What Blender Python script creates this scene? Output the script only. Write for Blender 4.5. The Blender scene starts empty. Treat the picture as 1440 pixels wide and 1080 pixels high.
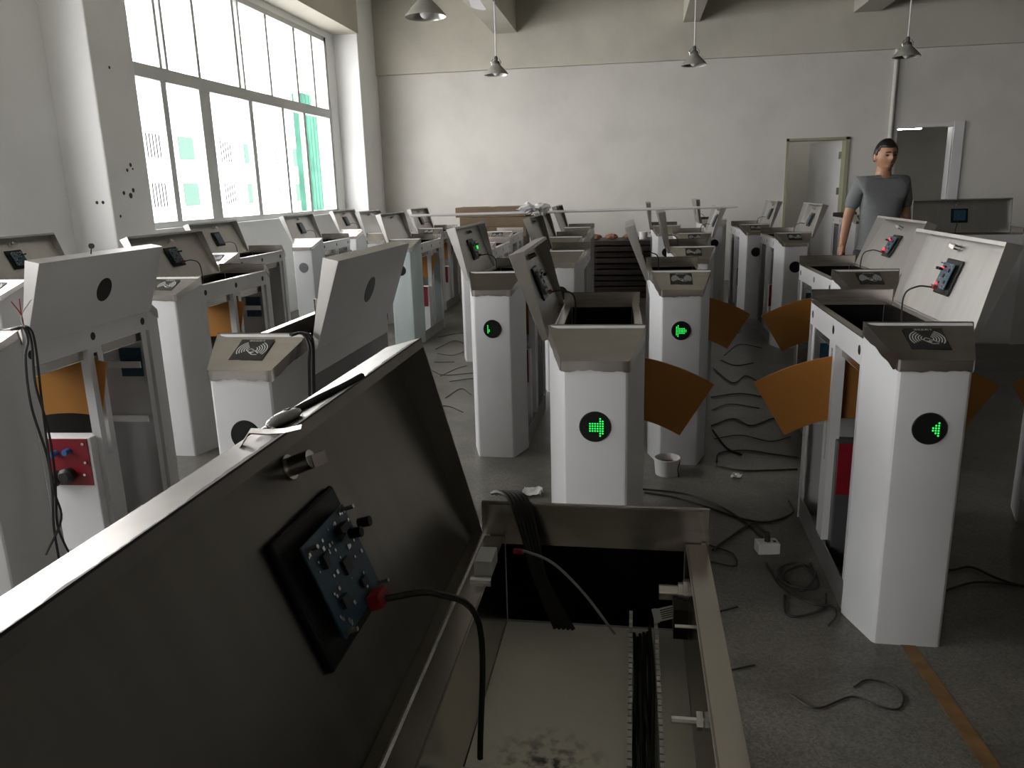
import bpy, bmesh, math, random
from mathutils import Vector, Matrix
random.seed(7)
R = math.radians
sc = bpy.context.scene
C = sc.collection

# ------------------------------------------------------------------ camera
F_PX, PITCH, ROLL, CAM_H, YAW = 1095.14, 0.2446, -0.0273, 1.3975, 0.1598
cam_d = bpy.data.cameras.new('camera'); cam = bpy.data.objects.new('camera', cam_d); C.objects.link(cam)
cam_d.sensor_fit = 'HORIZONTAL'; cam_d.sensor_width = 36.0; cam_d.lens = F_PX / 1440 * 36.0
cam_d.clip_start = 0.02; cam_d.clip_end = 300
fwd = Vector((-math.sin(YAW) * math.cos(PITCH), math.cos(YAW) * math.cos(PITCH), -math.sin(PITCH)))
rgt = Vector((math.cos(YAW), math.sin(YAW), 0)); up = rgt.cross(fwd)
r2 = math.cos(ROLL) * rgt + math.sin(ROLL) * up; u2 = -math.sin(ROLL) * rgt + math.cos(ROLL) * up
cam.matrix_world = Matrix(((r2.x, u2.x, -fwd.x, 0), (r2.y, u2.y, -fwd.y, 0), (r2.z, u2.z, -fwd.z, CAM_H), (0, 0, 0, 1)))
sc.camera = cam

# ------------------------------------------------------------------ sky, daylight, exposure
world = bpy.data.worlds.new('overcast_sky'); sc.world = world; world.use_nodes = True
bg = world.node_tree.nodes['Background']
bg.inputs[0].default_value = (1.0, 0.985, 0.985, 1); bg.inputs[1].default_value = 14.0
sc.view_settings.view_transform = 'Standard'; sc.view_settings.look = 'None'
sc.view_settings.gamma = 1.0; sc.view_settings.use_curve_mapping = False
sc.view_settings.exposure = -0.06
# window openings: (y0, y1, z0, z1); the first is in the picture, the others are the next bays of the same wall beside and behind the photographer
WX = -4.20
BAYS = [(6.05, 10.92, 1.14, 3.47), (-0.10, 4.70, 1.14, 3.47), (-6.30, -1.43, 1.14, 3.47)]
for i, (a, b, z0, z1) in enumerate(BAYS):          # light portals only guide the sampling of the sky through the panes
    ld = bpy.data.lights.new('window_portal', 'AREA'); ld.shape = 'RECTANGLE'; ld.size = b - a; ld.size_y = z1 - z0
    ld.cycles.is_portal = True
    lo = bpy.data.objects.new('window_portal', ld); C.objects.link(lo)
    lo.location = (WX - 0.16, (a + b) / 2, (z0 + z1) / 2); lo.rotation_euler = (R(90), 0, R(-90))

# ------------------------------------------------------------------ materials
MATS = {}
def mat(name, col, rough=0.5, metal=0.0, noise=0.0, nscale=8.0, stretch=(1, 1, 1), emit=None, estr=0.0, bump=0.0, spec=0.5, rvar=0.0, alpha=1.0, trans=0.0):
    if name in MATS: return MATS[name]
    m = bpy.data.materials.new(name); m.use_nodes = True; nt = m.node_tree
    b = nt.nodes['Principled BSDF']
    b.inputs['Base Color'].default_value = (*col, 1); b.inputs['Roughness'].default_value = rough; b.inputs['Metallic'].default_value = metal
    b.inputs['Specular IOR Level'].default_value = spec
    if trans: b.inputs['Transmission Weight'].default_value = trans
    if alpha < 1: b.inputs['Alpha'].default_value = alpha
    if emit: b.inputs['Emission Color'].default_value = (*emit, 1); b.inputs['Emission Strength'].default_value = estr
    if noise or bump or rvar:
        tc = nt.nodes.new('ShaderNodeTexCoord'); mp = nt.nodes.new('ShaderNodeMapping'); mp.inputs['Scale'].default_value = stretch
        n = nt.nodes.new('ShaderNodeTexNoise'); n.inputs['Scale'].default_value = nscale; n.inputs['Detail'].default_value = 6
        nt.links.new(tc.outputs['Object'], mp.inputs[0]); nt.links.new(mp.outputs[0], n.inputs['Vector'])
        if noise:
            cr = nt.nodes.new('ShaderNodeMapRange'); cr.inputs[1].default_value = 0.3; cr.inputs[2].default_value = 0.7
            cr.inputs[3].default_value = 1 - noise; cr.inputs[4].default_value = 1 + noise
            nt.links.new(n.outputs[0], cr.inputs[0])
            mx = nt.nodes.new('ShaderNodeMix'); mx.data_type = 'RGBA'; mx.blend_type = 'MULTIPLY'; mx.inputs[0].default_value = 1
            mx.inputs[6].default_value = (*col, 1); nt.links.new(cr.outputs[0], mx.inputs[7]); nt.links.new(mx.outputs[2], b.inputs['Base Color'])
        if rvar:
            rr = nt.nodes.new('ShaderNodeMapRange'); rr.inputs[3].default_value = rough - rvar; rr.inputs[4].default_value = rough + rvar
            nt.links.new(n.outputs[0], rr.inputs[0]); nt.links.new(rr.outputs[0], b.inputs['Roughness'])
        if bump:
            bp = nt.nodes.new('ShaderNodeBump'); bp.inputs['Strength'].default_value = bump; bp.inputs['Distance'].default_value = 0.01
            nt.links.new(n.outputs[0], bp.inputs['Height']); nt.links.new(bp.outputs[0], b.inputs['Normal'])
    MATS[name] = m; return m
film = mat('white_protective_film', (0.515, 0.52, 0.525), 0.42, 0, 0.05, 3.0, rvar=0.06)
film2 = mat('clear_blue_film', (0.50, 0.58, 0.58), 0.30, 0, 0.12, 5.0, (1, 1, .4), rvar=0.08)
steel = mat('brushed_stainless_steel', (0.48, 0.45, 0.42), 0.24, 1.0, 0.07, 6.0, (1, 1, 14), rvar=0.06)
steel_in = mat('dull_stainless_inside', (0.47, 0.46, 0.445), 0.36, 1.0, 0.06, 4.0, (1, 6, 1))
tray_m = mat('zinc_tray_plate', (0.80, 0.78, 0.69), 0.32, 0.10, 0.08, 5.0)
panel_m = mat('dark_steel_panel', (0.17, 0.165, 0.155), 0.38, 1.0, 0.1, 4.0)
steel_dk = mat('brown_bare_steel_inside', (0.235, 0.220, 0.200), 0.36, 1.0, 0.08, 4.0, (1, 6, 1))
galv = mat('galvanized_sheet', (0.42, 0.42, 0.41), 0.45, 0.9, 0.1, 5.0)
white_paint = mat('white_powder_coat', (0.62, 0.62, 0.62), 0.45, 0, 0.04, 4)
black = mat('black_plastic', (0.010, 0.010, 0.010), 0.35, spec=.2)
rubber = mat('black_cable_rubber', (0.012, 0.012, 0.012), 0.55)
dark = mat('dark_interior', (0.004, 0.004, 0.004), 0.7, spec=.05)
redb = mat('red_circuit_laminate', (0.19, 0.007, 0.015), 0.35, 0, 0.1, 20)
blueb = mat('blue_circuit_laminate', (0.012, 0.05, 0.085), 0.35, 0, 0.4, 60, rvar=0.1)
chipm = mat('black_chip_epoxy', (0.015, 0.015, 0.017), 0.4)
silver = mat('bright_solder_metal', (0.7, 0.7, 0.68), 0.25, 1.0)
capblue = mat('blue_capacitor_sleeve', (0.03, 0.12, 0.30), 0.35)
orange = mat('brown_paper_acrylic', (0.40, 0.19, 0.045), 0.35, 0, 0.10, 3.0, (1, 1, .5))
def translucent(m, w):
    nt = m.node_tree; b = nt.nodes['Principled BSDF']; o = nt.nodes['Material Output']; t = nt.nodes.new('ShaderNodeBsdfTranslucent'); mx = nt.nodes.new('ShaderNodeMixShader')
    t.inputs[0].default_value = (0.62, 0.33, 0.07, 1); mx.inputs[0].default_value = w
    nt.links.new(b.outputs[0], mx.inputs[1]); nt.links.new(t.outputs[0], mx.inputs[2]); nt.links.new(mx.outputs[0], o.inputs[0])
translucent(orange, .45)
whitepl = mat('white_plastic', (0.58, 0.58, 0.56), 0.4)
redwire = mat('red_wire', (0.35, 0.01, 0.015), 0.45)
inkw = mat('pale_printed_ink', (0.42, 0.43, 0.41), 0.5)
stick = mat('dark_reader_sticker', (0.016, 0.016, 0.014), 0.5, spec=.2)
ledg = mat('green_led', (0.0, 0.2, 0.02), 0.4, emit=(0.02, 1.0, 0.12), estr=1.3)
ledr = mat('red_led', (0.3, 0.0, 0.0), 0.4, emit=(1.0, 0.04, 0.05), estr=3.0)
ledo = mat('orange_led', (0.3, 0.1, 0.0), 0.4, emit=(1.0, 0.15, 0.03), estr=3.0)
card = mat('brown_cardboard', (0.115, 0.082, 0.05), 0.8, 0, 0.15, 4)
board_m = mat('dark_brown_board', (0.022, 0.015, 0.011), 0.6, 0, 0.35, 5, (6, 1, 1))
alu = mat('grey_aluminium', (0.50, 0.51, 0.50), 0.45, 0.1)
lamp_m = mat('spun_aluminium_shade', (0.62, 0.62, 0.58), 0.28, 1.0)
lamp_o = mat('dull_aluminium_shade_outside', (0.33, 0.33, 0.29), 0.55, 0.4)
bulb_m = mat('frosted_bulb_glass', (0.75, 0.75, 0.75), 0.3)
rodm = mat('white_rod', (0.62, 0.61, 0.60), 0.45)
wrapm = mat('crumpled_clear_wrap', (0.66, 0.66, 0.66), 0.25, alpha=0.75)
paperm = mat('white_paper', (0.6, 0.6, 0.58), 0.7)
ochre = mat('ochre_floor_paint', (0.155, 0.085, 0.028), 0.6, 0, 0.35, 14)
skin_m = mat('skin', (0.36, 0.185, 0.11), 0.5, 0, 0.06, 20)
hair_m = mat('black_hair', (0.006, 0.005, 0.005), 0.45)
shirt_m = mat('grey_t_shirt', (0.145, 0.155, 0.155), 0.85, 0, 0.06, 30)
trous_m = mat('dark_trousers', (0.02, 0.021, 0.025), 0.8)

def wall_mat(name, col, dirt=0.12, sc_=1.3):
    m = bpy.data.materials.new(name); m.use_nodes = True; nt = m.node_tree; b = nt.nodes['Principled BSDF']; b.inputs['Roughness'].default_value = 0.75
    tc = nt.nodes.new('ShaderNodeTexCoord')
    n = nt.nodes.new('ShaderNodeTexNoise'); n.inputs['Scale'].default_value = sc_; n.inputs['Detail'].default_value = 8; n.inputs['Roughness'].default_value = 0.6
    nt.links.new(tc.outputs['Object'], n.inputs['Vector'])
    cr = nt.nodes.new('ShaderNodeValToRGB'); cr.color_ramp.elements[0].position = 0.32; cr.color_ramp.elements[1].position = 0.55
    cr.color_ramp.elements[0].color = (*[c * (1 - dirt) for c in col], 1); cr.color_ramp.elements[1].color = (*col, 1)
    nt.links.new(n.outputs[0], cr.inputs[0]); nt.links.new(cr.outputs[0], b.inputs['Base Color'])
    n2 = nt.nodes.new('ShaderNodeTexNoise'); n2.inputs['Scale'].default_value = 60; nt.links.new(tc.outputs['Object'], n2.inputs['Vector'])
    bp = nt.nodes.new('ShaderNodeBump'); bp.inputs['Strength'].default_value = 0.08; bp.inputs['Distance'].default_value = 0.01
    nt.links.new(n2.outputs[0], bp.inputs['Height']); nt.links.new(bp.outputs[0], b.inputs['Normal'])
    return m
wall_m = wall_mat('whitewashed_plaster', (0.60, 0.585, 0.545), 0.10)
wallw_m = wall_mat('fresh_white_plaster', (0.86, 0.865, 0.86), 0.06)
beam_m = wall_mat('yellowed_ceiling_plaster', (0.52, 0.50, 0.43), 0.16, 1.0)
ceil_m = wall_mat('ceiling_plaster', (0.60, 0.58, 0.53), 0.12)

def floor_mat():
    m = bpy.data.materials.new('dusty_terrazzo'); m.use_nodes = True; nt = m.node_tree; b = nt.nodes['Principled BSDF']
    tc = nt.nodes.new('ShaderNodeTexCoord')
    v = nt.nodes.new('ShaderNodeTexVoronoi'); v.inputs['Scale'].default_value = 190; nt.links.new(tc.outputs['Object'], v.inputs['Vector'])
    r1 = nt.nodes.new('ShaderNodeMapRange'); r1.inputs[3].default_value = 0.65; r1.inputs[4].default_value = 1.35
    sepc = nt.nodes.new('ShaderNodeSeparateColor'); nt.links.new(v.outputs['Color'], sepc.inputs[0]); nt.links.new(sepc.outputs[0], r1.inputs[0])
    n = nt.nodes.new('ShaderNodeTexNoise'); n.inputs['Scale'].default_value = 2.3; n.inputs['Detail'].default_value = 9; n.inputs['Roughness'].default_value = 0.62
    nt.links.new(tc.outputs['Object'], n.inputs['Vector'])
    cr = nt.nodes.new('ShaderNodeValToRGB'); cr.color_ramp.elements[0].position = 0.33; cr.color_ramp.elements[1].position = 0.66
    cr.color_ramp.elements[0].color = (0.055, 0.052, 0.043, 1); cr.color_ramp.elements[1].color = (0.145, 0.138, 0.12, 1)
    nt.links.new(n.outputs[0], cr.inputs[0])
    mx = nt.nodes.new('ShaderNodeMix'); mx.data_type = 'RGBA'; mx.blend_type = 'MULTIPLY'; mx.inputs[0].default_value = 1
    nt.links.new(cr.outputs[0], mx.inputs[6]); nt.links.new(r1.outputs[0], mx.inputs[7]); nt.links.new(mx.outputs[2], b.inputs['Base Color'])
    b.inputs['Roughness'].default_value = 0.34; b.inputs['Specular IOR Level'].default_value = 0.5
    return m
floor_m = floor_mat()

def glass_mat():
    m = bpy.data.materials.new('window_glass'); m.use_nodes = True; nt = m.node_tree; nt.nodes.clear()
    o = nt.nodes.new('ShaderNodeOutputMaterial'); t = nt.nodes.new('ShaderNodeBsdfTransparent'); g = nt.nodes.new('ShaderNodeBsdfGlossy')
    g.inputs['Roughness'].default_value = 0.05; t.inputs[0].default_value = (0.95, 0.95, 0.95, 1)
    mx = nt.nodes.new('ShaderNodeMixShader'); mx.inputs[0].default_value = 0.06
    nt.links.new(t.outputs[0], mx.inputs[1]); nt.links.new(g.outputs[0], mx.inputs[2]); nt.links.new(mx.outputs[0], o.inputs[0]); return m
glass = glass_mat()

# ------------------------------------------------------------------ mesh helpers
class MB:
    def __init__(s): s.v = []; s.f = []; s.mi = []
    def box(s, x0, x1, y0, y1, z0, z1, M=None, mi=0):
        k = len(s.v)
        for z in (z0, z1):
            for (x, y) in ((x0, y0), (x1, y0), (x1, y1), (x0, y1)):
                p = Vector((x, y, z)); s.v.append(tuple(M @ p if M else p))
        for q in ((3, 2, 1, 0), (4, 5, 6, 7), (0, 1, 5, 4), (1, 2, 6, 5), (2, 3, 7, 6), (3, 0, 4, 7)):
            s.f.append(tuple(k + i for i in q)); s.mi.append(mi)
        return s
    def prism(s, poly, fn0, fn1, mi=0):
        """poly: list of (x, y); fn0/fn1: bottom and top height as function of (x, y)"""
        k = len(s.v); n = len(poly)
        for (x, y) in poly: s.v.append((x, y, fn0(x, y)))
        for (x, y) in poly: s.v.append((x, y, fn1(x, y)))
        s.f.append(tuple(k + i for i in reversed(range(n)))); s.f.append(tuple(k + n + i for i in range(n))); s.mi += [mi, mi]
        for i in range(n):
            j = (i + 1) % n; s.f.append((k + i, k + j, k + n + j, k + n + i)); s.mi.append(mi)
        return s
    def tube(s, pts, r, n=6, caps=True, mi=0):
        pts = [Vector(p) for p in pts]; k = len(s.v); T = []
        for i in range(len(pts)):
            a = pts[max(i - 1, 0)]; b = pts[min(i + 1, len(pts) - 1)]
            d = (b - a); T.append(d.normalized() if d.length > 1e-9 else Vector((0, 0, 1)))
        ref = Vector((0, 0, 1)) if abs(T[0].z) < 0.9 else Vector((1, 0, 0))
        u = T[0].cross(ref).normalized()
        for i, p in enumerate(pts):
            u = (u - T[i] * u.dot(T[i])); u = u.normalized() if u.length > 1e-6 else T[i].orthogonal().normalized()
            w = T[i].cross(u); rr = r[i] if isinstance(r, (list, tuple)) else r
            for j in range(n):
                a = 2 * math.pi * j / n; s.v.append(tuple(p + (u * math.cos(a) + w * math.sin(a)) * rr))
        for i in range(len(pts) - 1):
            for j in range(n):
                j2 = (j + 1) % n; s.f.append((k + i * n + j, k + i * n + j2, k + (i + 1) * n + j2, k + (i + 1) * n + j)); s.mi.append(mi)
        if caps:
            s.f.append(tuple(k + j for j in reversed(range(n)))); e = k + (len(pts) - 1) * n; s.f.append(tuple(e + j for j in range(n))); s.mi += [mi, mi]
        return s
    def lathe(s, prof, n=24, c=(0, 0, 0), mi=0, axis='Z'):
        k = len(s.v)
        for (r, z) in prof:
            for j in range(n):
                a = 2 * math.pi * j / n; x, y = r * math.cos(a), r * math.sin(a)
                p = (x, y, z) if axis == 'Z' else ((x, z, y) if axis == 'Y' else (z, x, y))
                s.v.append((p[0] + c[0], p[1] + c[1], p[2] + c[2]))
        for i in range(len(prof) - 1):
            for j in range(n):
                j2 = (j + 1) % n; s.f.append((k + i * n + j, k + i * n + j2, k + (i + 1) * n + j2, k + (i + 1) * n + j)); s.mi.append(mi)
        return s
    def ellipsoid(s, c, r, n=12, m=8, mi=0, jitter=0.0):
        prof = []; k = len(s.v)
        for i in range(m + 1):
            t = math.pi * i / m - math.pi / 2
            for j in range(n):
                a = 2 * math.pi * j / n; q = 1 + random.uniform(-jitter, jitter)
                s.v.append((c[0] + r[0] * math.cos(t) * math.cos(a) * q, c[1] + r[1] * math.cos(t) * math.sin(a) * q, c[2] + r[2] * math.sin(t) * q))
        for i in range(m):
            for j in range(n):
                j2 = (j + 1) % n; s.f.append((k + i * n + j, k + i * n + j2, k + (i + 1) * n + j2, k + (i + 1) * n + j)); s.mi.append(mi)
        return s
    def mesh(s, name, mats, smooth=False, angle=None):
        me = bpy.data.meshes.new(name); me.from_pydata(s.v, [], s.f)
        for m in (mats if isinstance(mats, (list, tuple)) else [mats]): me.materials.append(m)
        if any(s.mi): me.polygons.foreach_set('material_index', s.mi)
        bm = bmesh.new(); bm.from_mesh(me); bmesh.ops.recalc_face_normals(bm, faces=bm.faces); bm.to_mesh(me); bm.free()
        if smooth:
            me.polygons.foreach_set('use_smooth', [True] * len(me.polygons))
            if angle: me.set_sharp_from_angle(angle=R(angle))
        me.update(); return me
    def build(s, name, mats, parent=None, loc=(0, 0, 0), rot=(0, 0, 0), smooth=False, angle=40):
        return link(name, s.mesh(name, mats, smooth, angle), parent, loc, rot)

def link(name, me, parent=None, loc=(0, 0, 0), rot=(0, 0, 0)):
    o = bpy.data.objects.new(name, me); C.objects.link(o); o.location = loc; o.rotation_euler = rot
    if parent: o.parent = parent
    return o
def empty(name, loc, rz=0):
    o = bpy.data.objects.new(name, None); C.objects.link(o); o.location = loc; o.rotation_euler = (0, 0, rz); o.empty_display_size = 0.1; return o
def tag(o, label=None, cat=None, group=None, kind=None):
    if label: o['label'] = label
    if cat: o['category'] = cat
    if group: o['group'] = group
    if kind: o['kind'] = kind
    return o
def bevel(me, w, seg=2):
    bm = bmesh.new(); bm.from_mesh(me)
    bmesh.ops.bevel(bm, geom=list(bm.edges), offset=w, segments=seg, affect='EDGES', profile=0.5, clamp_overlap=True)
    bm.to_mesh(me); bm.free(); return me
def box_mesh(name, sx, sy, sz, m, bev=0.0, base=False):
    b = MB().box(-sx / 2, sx / 2, -sy / 2, sy / 2, 0 if base else -sz / 2, sz if base else sz / 2); me = b.mesh(name, m)
    if bev: bevel(me, bev)
    return me
def catmull(pts, n=8):
    P = [Vector(p) for p in pts]; P = [P[0] * 2 - P[1]] + P + [P[-1] * 2 - P[-2]]; out = []
    for i in range(1, len(P) - 2):
        for k in range(n):
            t = k / n; a, b, c, d = P[i - 1], P[i], P[i + 1], P[i + 2]
            out.append(0.5 * ((2 * b) + (c - a) * t + (2 * a - 5 * b + 4 * c - d) * t * t + (3 * b - a - 3 * c + d) * t ** 3))
    out.append(P[-2]); return out
def struct(name, mb, m, parent=None): 
    o = mb.build(name, m, parent)
    if not parent: o['kind'] = 'structure'
    return o

# ------------------------------------------------------------------ the room
YB, YF, XR, ZC = 12.0, -7.0, 15.0, 4.15
XC = -3.85                                         # room face of the columns on the window side
struct('floor', MB().box(-4.6, XR + .2, YF - .2, 16.2, -0.12, 0), floor_m)
struct('ceiling', MB().box(-4.6, XR + .2, YF - .2, 16.2, ZC, ZC + .15), ceil_m)
w = MB(); ys = [YF]                                # window wall around the two openings
for (a, b, z0, z1) in sorted(BAYS):
    w.box(WX - .22, WX, ys[-1], a, 0, ZC); w.box(WX - .22, WX, a, b, 0, z0); w.box(WX - .22, WX, a, b, z1, ZC); ys.append(b)
w.box(WX - .22, WX, ys[-1], YB, 0, ZC)
wl = struct('wall_left', w, wallw_m)
for n_, (y0, y1) in enumerate(((5.42, 5.93), (11.2, 12.0), (-0.85, -0.30), (-7.0, -6.5))):
    cme = MB().box(WX - .01, XC, y0, y1, 0, ZC).mesh('column', wallw_m); bevel(cme, 0.012)
    link('column', cme, wl)
# scuffs and old fixing holes on the near column and beside it
random.seed(3)
hm = mat('old_hole_dark', (0.05, 0.05, 0.05), 0.9)
for (yy, zz, rr) in ((5.62, 2.35, .012), (5.66, 1.62, .014), (5.71, 1.66, .016), (5.73, 1.63, .009), (5.70, 1.47, .018), (5.58, 1.45, .016), (5.66, 1.43, .022), (5.50, 1.28, .012)):
    MB().lathe([(0.0001, .002), (rr * .8, .0022), (rr, 0)], 8, axis='X').build('hole', hm, wl, (XC + .0005, yy, zz), (0, 0, 0))
for (xx_, zz) in ((-3.97, 1.385), (-3.92, 1.385)):
    MB().lathe([(0.0001, -.002), (.010, -.0022), (.013, 0)], 8, axis='Y').build('hole', hm, wl, (xx_, 5.4195, zz))
# back wall with two openings
D1 = (2.10, 2.95, 1.99); D2 = (3.55, 4.32, 2.11)
w = MB()
w.box(WX, D1[0], YB, YB + .2, 0, ZC); w.box(D1[0], D1[1], YB, YB + .2, D1[2], ZC); w.box(D1[1], D2[0], YB, YB + .2, 0, ZC)
w.box(D2[0], D2[1], YB, YB + .2, D2[2], ZC); w.box(D2[1], XR, YB, YB + .2, 0, ZC)
wb = struct('wall_back', w, wall_m)
struct('wall_right', MB().box(XR, XR + .2, YF, 16, 0, ZC), wall_m)
struct('wall_rear', MB().box(-4.6, XR, YF - .2, YF, 0, ZC), wall_m)
struct('wall_corridor', MB().box(1.3, XR, 14.6, 14.75, 0, ZC).box(1.3, 1.4, YB + .2, 14.6, 0, ZC).box(3.22, 3.30, YB + .2, 14.6, 0, ZC), wall_m)
for i, (x0, x1, y0, y1, z0) in enumerate(((WX, XR, 11.93, 12.0, 3.10),)):
    struct('trim_1', MB().box(x0, x1, y0, y1, z0, ZC), beam_m)
for i, (x0, x1, z0) in enumerate(((-2.05, -1.71, 3.58), (0.62, 0.84, 3.58), (2.86, 3.2, 3.58))):
    struct('trim_%d' % (i + 2), MB().box(x0, x1, YF, 11.93, z0, ZC), beam_m)
struct('trim_5', MB().box(WX, XC + .02, YF, 11.2, 3.55, ZC), beam_m)
struct('trim_6', MB().box(WX, XR, 5.0, 5.3, 3.62, ZC), beam_m)

# window assemblies ---------------------------------------------------------
def window(n, y0, y1, z0, z1, splits_low, splits_up, zt):
    root = empty('window_%d' % n, (WX - .05, (y0 + y1) / 2, z0)); root['kind'] = 'structure'
    oy, oz = (y0 + y1) / 2, z0
    fr = MB()
    fr.box(-.04, .04, y0 - oy, y1 - oy, 0, .055); fr.box(-.04, .04, y0 - oy, y1 - oy, z1 - z0 - .055, z1 - z0)
    fr.box(-.04, .04, y0 - oy, y0 - oy + .05, 0, z1 - z0); fr.box(-.04, .04, y1 - oy - .06, y1 - oy, 0, z1 - z0)
    fr.box(-.045, .045, y0 - oy, y1 - oy, zt - z0 - .03, zt - z0 + .085)
    fr.build('window_frame', alu, root)
    MB().box(-.10, .10, y0 - oy, y1 - oy, -.02, .0).build('window_sill', wallw_m, root)
    for (rows, za, zb, wd) in ((splits_low, .055, zt - z0, .05), (splits_up, zt - z0 + .085, z1 - z0 - .055, .022)):
        for (yy, ww) in rows:
            MB().box(-.03, .03, yy - oy - ww / 2, yy - oy + ww / 2, za, zb).build('mullion', alu, root)
        eds = [y0 + .05] + [r[0] for r in rows] + [y1 - .06]
        for a, b in zip(eds[:-1], eds[1:]):
            MB().box(-.004, .004, a - oy + .005, b - oy - .005, za, zb).build('pane', glass, root)
    return root
LOW = [(6.90, .085), (7.60, .20), (8.56, .09), (9.38, .06), (10.02, .07)]; UPP = [(6.90, .04), (7.0, .04), (7.55, .05), (8.36, .05), (8.48, .04), (9.13, .05), (9.90, .06), (10.45, .06)]
window(1, *BAYS[0], LOW, UPP, 2.45)
for k_ in (1, 2):
    dy_ = BAYS[k_][1] - BAYS[0][1]; window(k_ + 1, *BAYS[k_], [(a + dy_, w_) for a, w_ in LOW], [(a + dy_, w_) for a, w_ in UPP], 2.45)

# doors ---------------------------------------------------------------------
jamb_m = mat('olive_door_frame', (0.30, 0.30, 0.20), 0.6)
d = empty('door_1', ((D1[0] + D1[1]) / 2, YB, 0)); d['kind'] = 'structure'
hw = (D1[1] - D1[0]) / 2
MB().box(-hw, -hw + .035, -.02, .2, 0, D1[2]).box(hw - .05, hw, -.02, .2, 0, D1[2]).box(-hw, hw, -.02, .2, D1[2] - .035, D1[2]).build('door_frame', jamb_m, d)
leaf = MB().box(-.74, 0, 0, .04, 0.01, D1[2] - .04).build('door_leaf', white_paint, d, (hw - .05, .20, 0), (0, 0, R(-66)))
for hz in (1.75, 1.25, .3):
    MB().box(-.05, .0, -.006, .02, -.05, .05).build('hinge', silver, leaf, (0.0, 0.0, hz))
d = empty('door_2', ((D2[0] + D2[1]) / 2, YB, 0)); d['kind'] = 'structure'
hw = (D2[1] - D2[0]) / 2
MB().box(hw - .03, hw + .10, -.03, .02, 0, D2[2] + .03).box(hw - .03, hw, 0, .2, 0, D2[2]).box(-hw, hw + .1, -.015, .2, D2[2] - .03, D2[2] + .02).box(-hw, -hw + .02, 0, .2, 0, D2[2]).build('door_frame', white_paint, d)
# lit tube lamp in the room behind the right doorway
tl = empty('tube_lamp', (4.13, 13.40, 2.165))
MB().box(-.21, .21, .02, .06, -.03, .03).build('lamp_body', white_paint, tl)
MB().tube([(-.20, 0, 0), (.20, 0, 0)], .032, 12).build('lamp_tube', mat('lit_tube', (1, 1, 1), .5, emit=(1, .98, .95), estr=50.0), tl, smooth=True)
MB().box(-.025, .025, .06, 1.20, -.02, .02).build('bracket', white_paint, tl)
tag(tl, 'short glowing white tube lamp seen through the right doorway', 'lamp')
cl = empty('added_corridor_lamp', (2.3, 13.4, 3.6))  # out of view, added to brighten the corridor behind the left doorway
MB().box(-.6, .6, -.04, .04, .03, .08).build('lamp_body', white_paint, cl); MB().tube([(-.58, 0, 0), (.58, 0, 0)], .022, 12).build('lamp_tube', mat('lit_tube', (1, 1, 1)), cl)
for x_ in (-.5, .5): MB().tube([(x_, 0, .08), (x_, 0, ZC - 3.6)], .006, 6).build('hanger', steel, cl)
tag(cl, 'unseen tube lamp added to light the corridor behind the open door', 'lamp')
# surface conduit on the back wall beside that doorway
cd = MB().tube([(0, 0, 0), (0, 0, 3.1)], .028, 8).build('conduit_pipe', wall_m, None, (3.47, YB - .03, 0), smooth=True)
tag(cd, 'white pipe running down the back wall left of the right doorway', 'pipe')

# exterior: pale apartment block across the yard
bld = empty('apartment_building', (-30, 50, -9))
wb_m = mat('bright_white_tiles', (0.86, 0.86, 0.85), .6, 0, .03, 1)
teal = mat('teal_window_glass', (0.062, 0.104, 0.088), .9, spec=.02); grille = mat('dark_window_grille', (.022, .022, .024), .9, spec=.02)
MB().box(-6, 0, -40, 45, 0, 31).build('facade', wb_m, bld)
MB().box(-6.3, .35, -40.2, 45.2, 31, 31.6).build('cornice', wb_m, bld)
TW = MB().box(-.1, .06, -.9, .9, 0, 1.5).mesh('window', teal); WW = MB().box(-.1, .06, -.9, .9, 0, 1.5).mesh('window', wb_m)
BARM = MB().box(.06, .10, -.05, .05, 0, 1.5).mesh('window_bar', grille); LEDGE = MB().box(-.1, .3, -1.0, 1.0, -.15, 0).mesh('window_ledge', wb_m)
for fl in range(5):
    for k in range(5):
        for isg, y in ((1, -3.0), (0, .8)):
            y += (k - 2) * 9.0; z = .9 + fl * 3.0
            wn = link('window', WW if isg else TW, bld, (0, y, z)); link('window_ledge', LEDGE, bld, (0, y, z))
            if isg:
                for q in range(5): link('window_bar', BARM, wn, (0, -.68 + q * .34, 0))
tag(bld, 'overexposed white apartment block with teal windows outside the big window', 'building')
grn = MB(); 
for k in range(15): grn.box(-.2, .2, -2.2 + k * .3, -2.2 + k * .3 + .26, -4, 8)
grn = grn.build('scaffold_netting', mat('green_scaffold_net', (0.028, 0.085, 0.062), .9, 0, .25, 2, spec=.02), None, (-12.2, 30.6, -3))
tag(grn, 'green scaffold netting outside at the far end of the window', 'netting')
yard = struct('ground_outside', MB().box(-60, -4.6, -40, 80, -9.2, -9.0), mat('pale_concrete_yard', (.5, .5, .48), .8))

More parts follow.
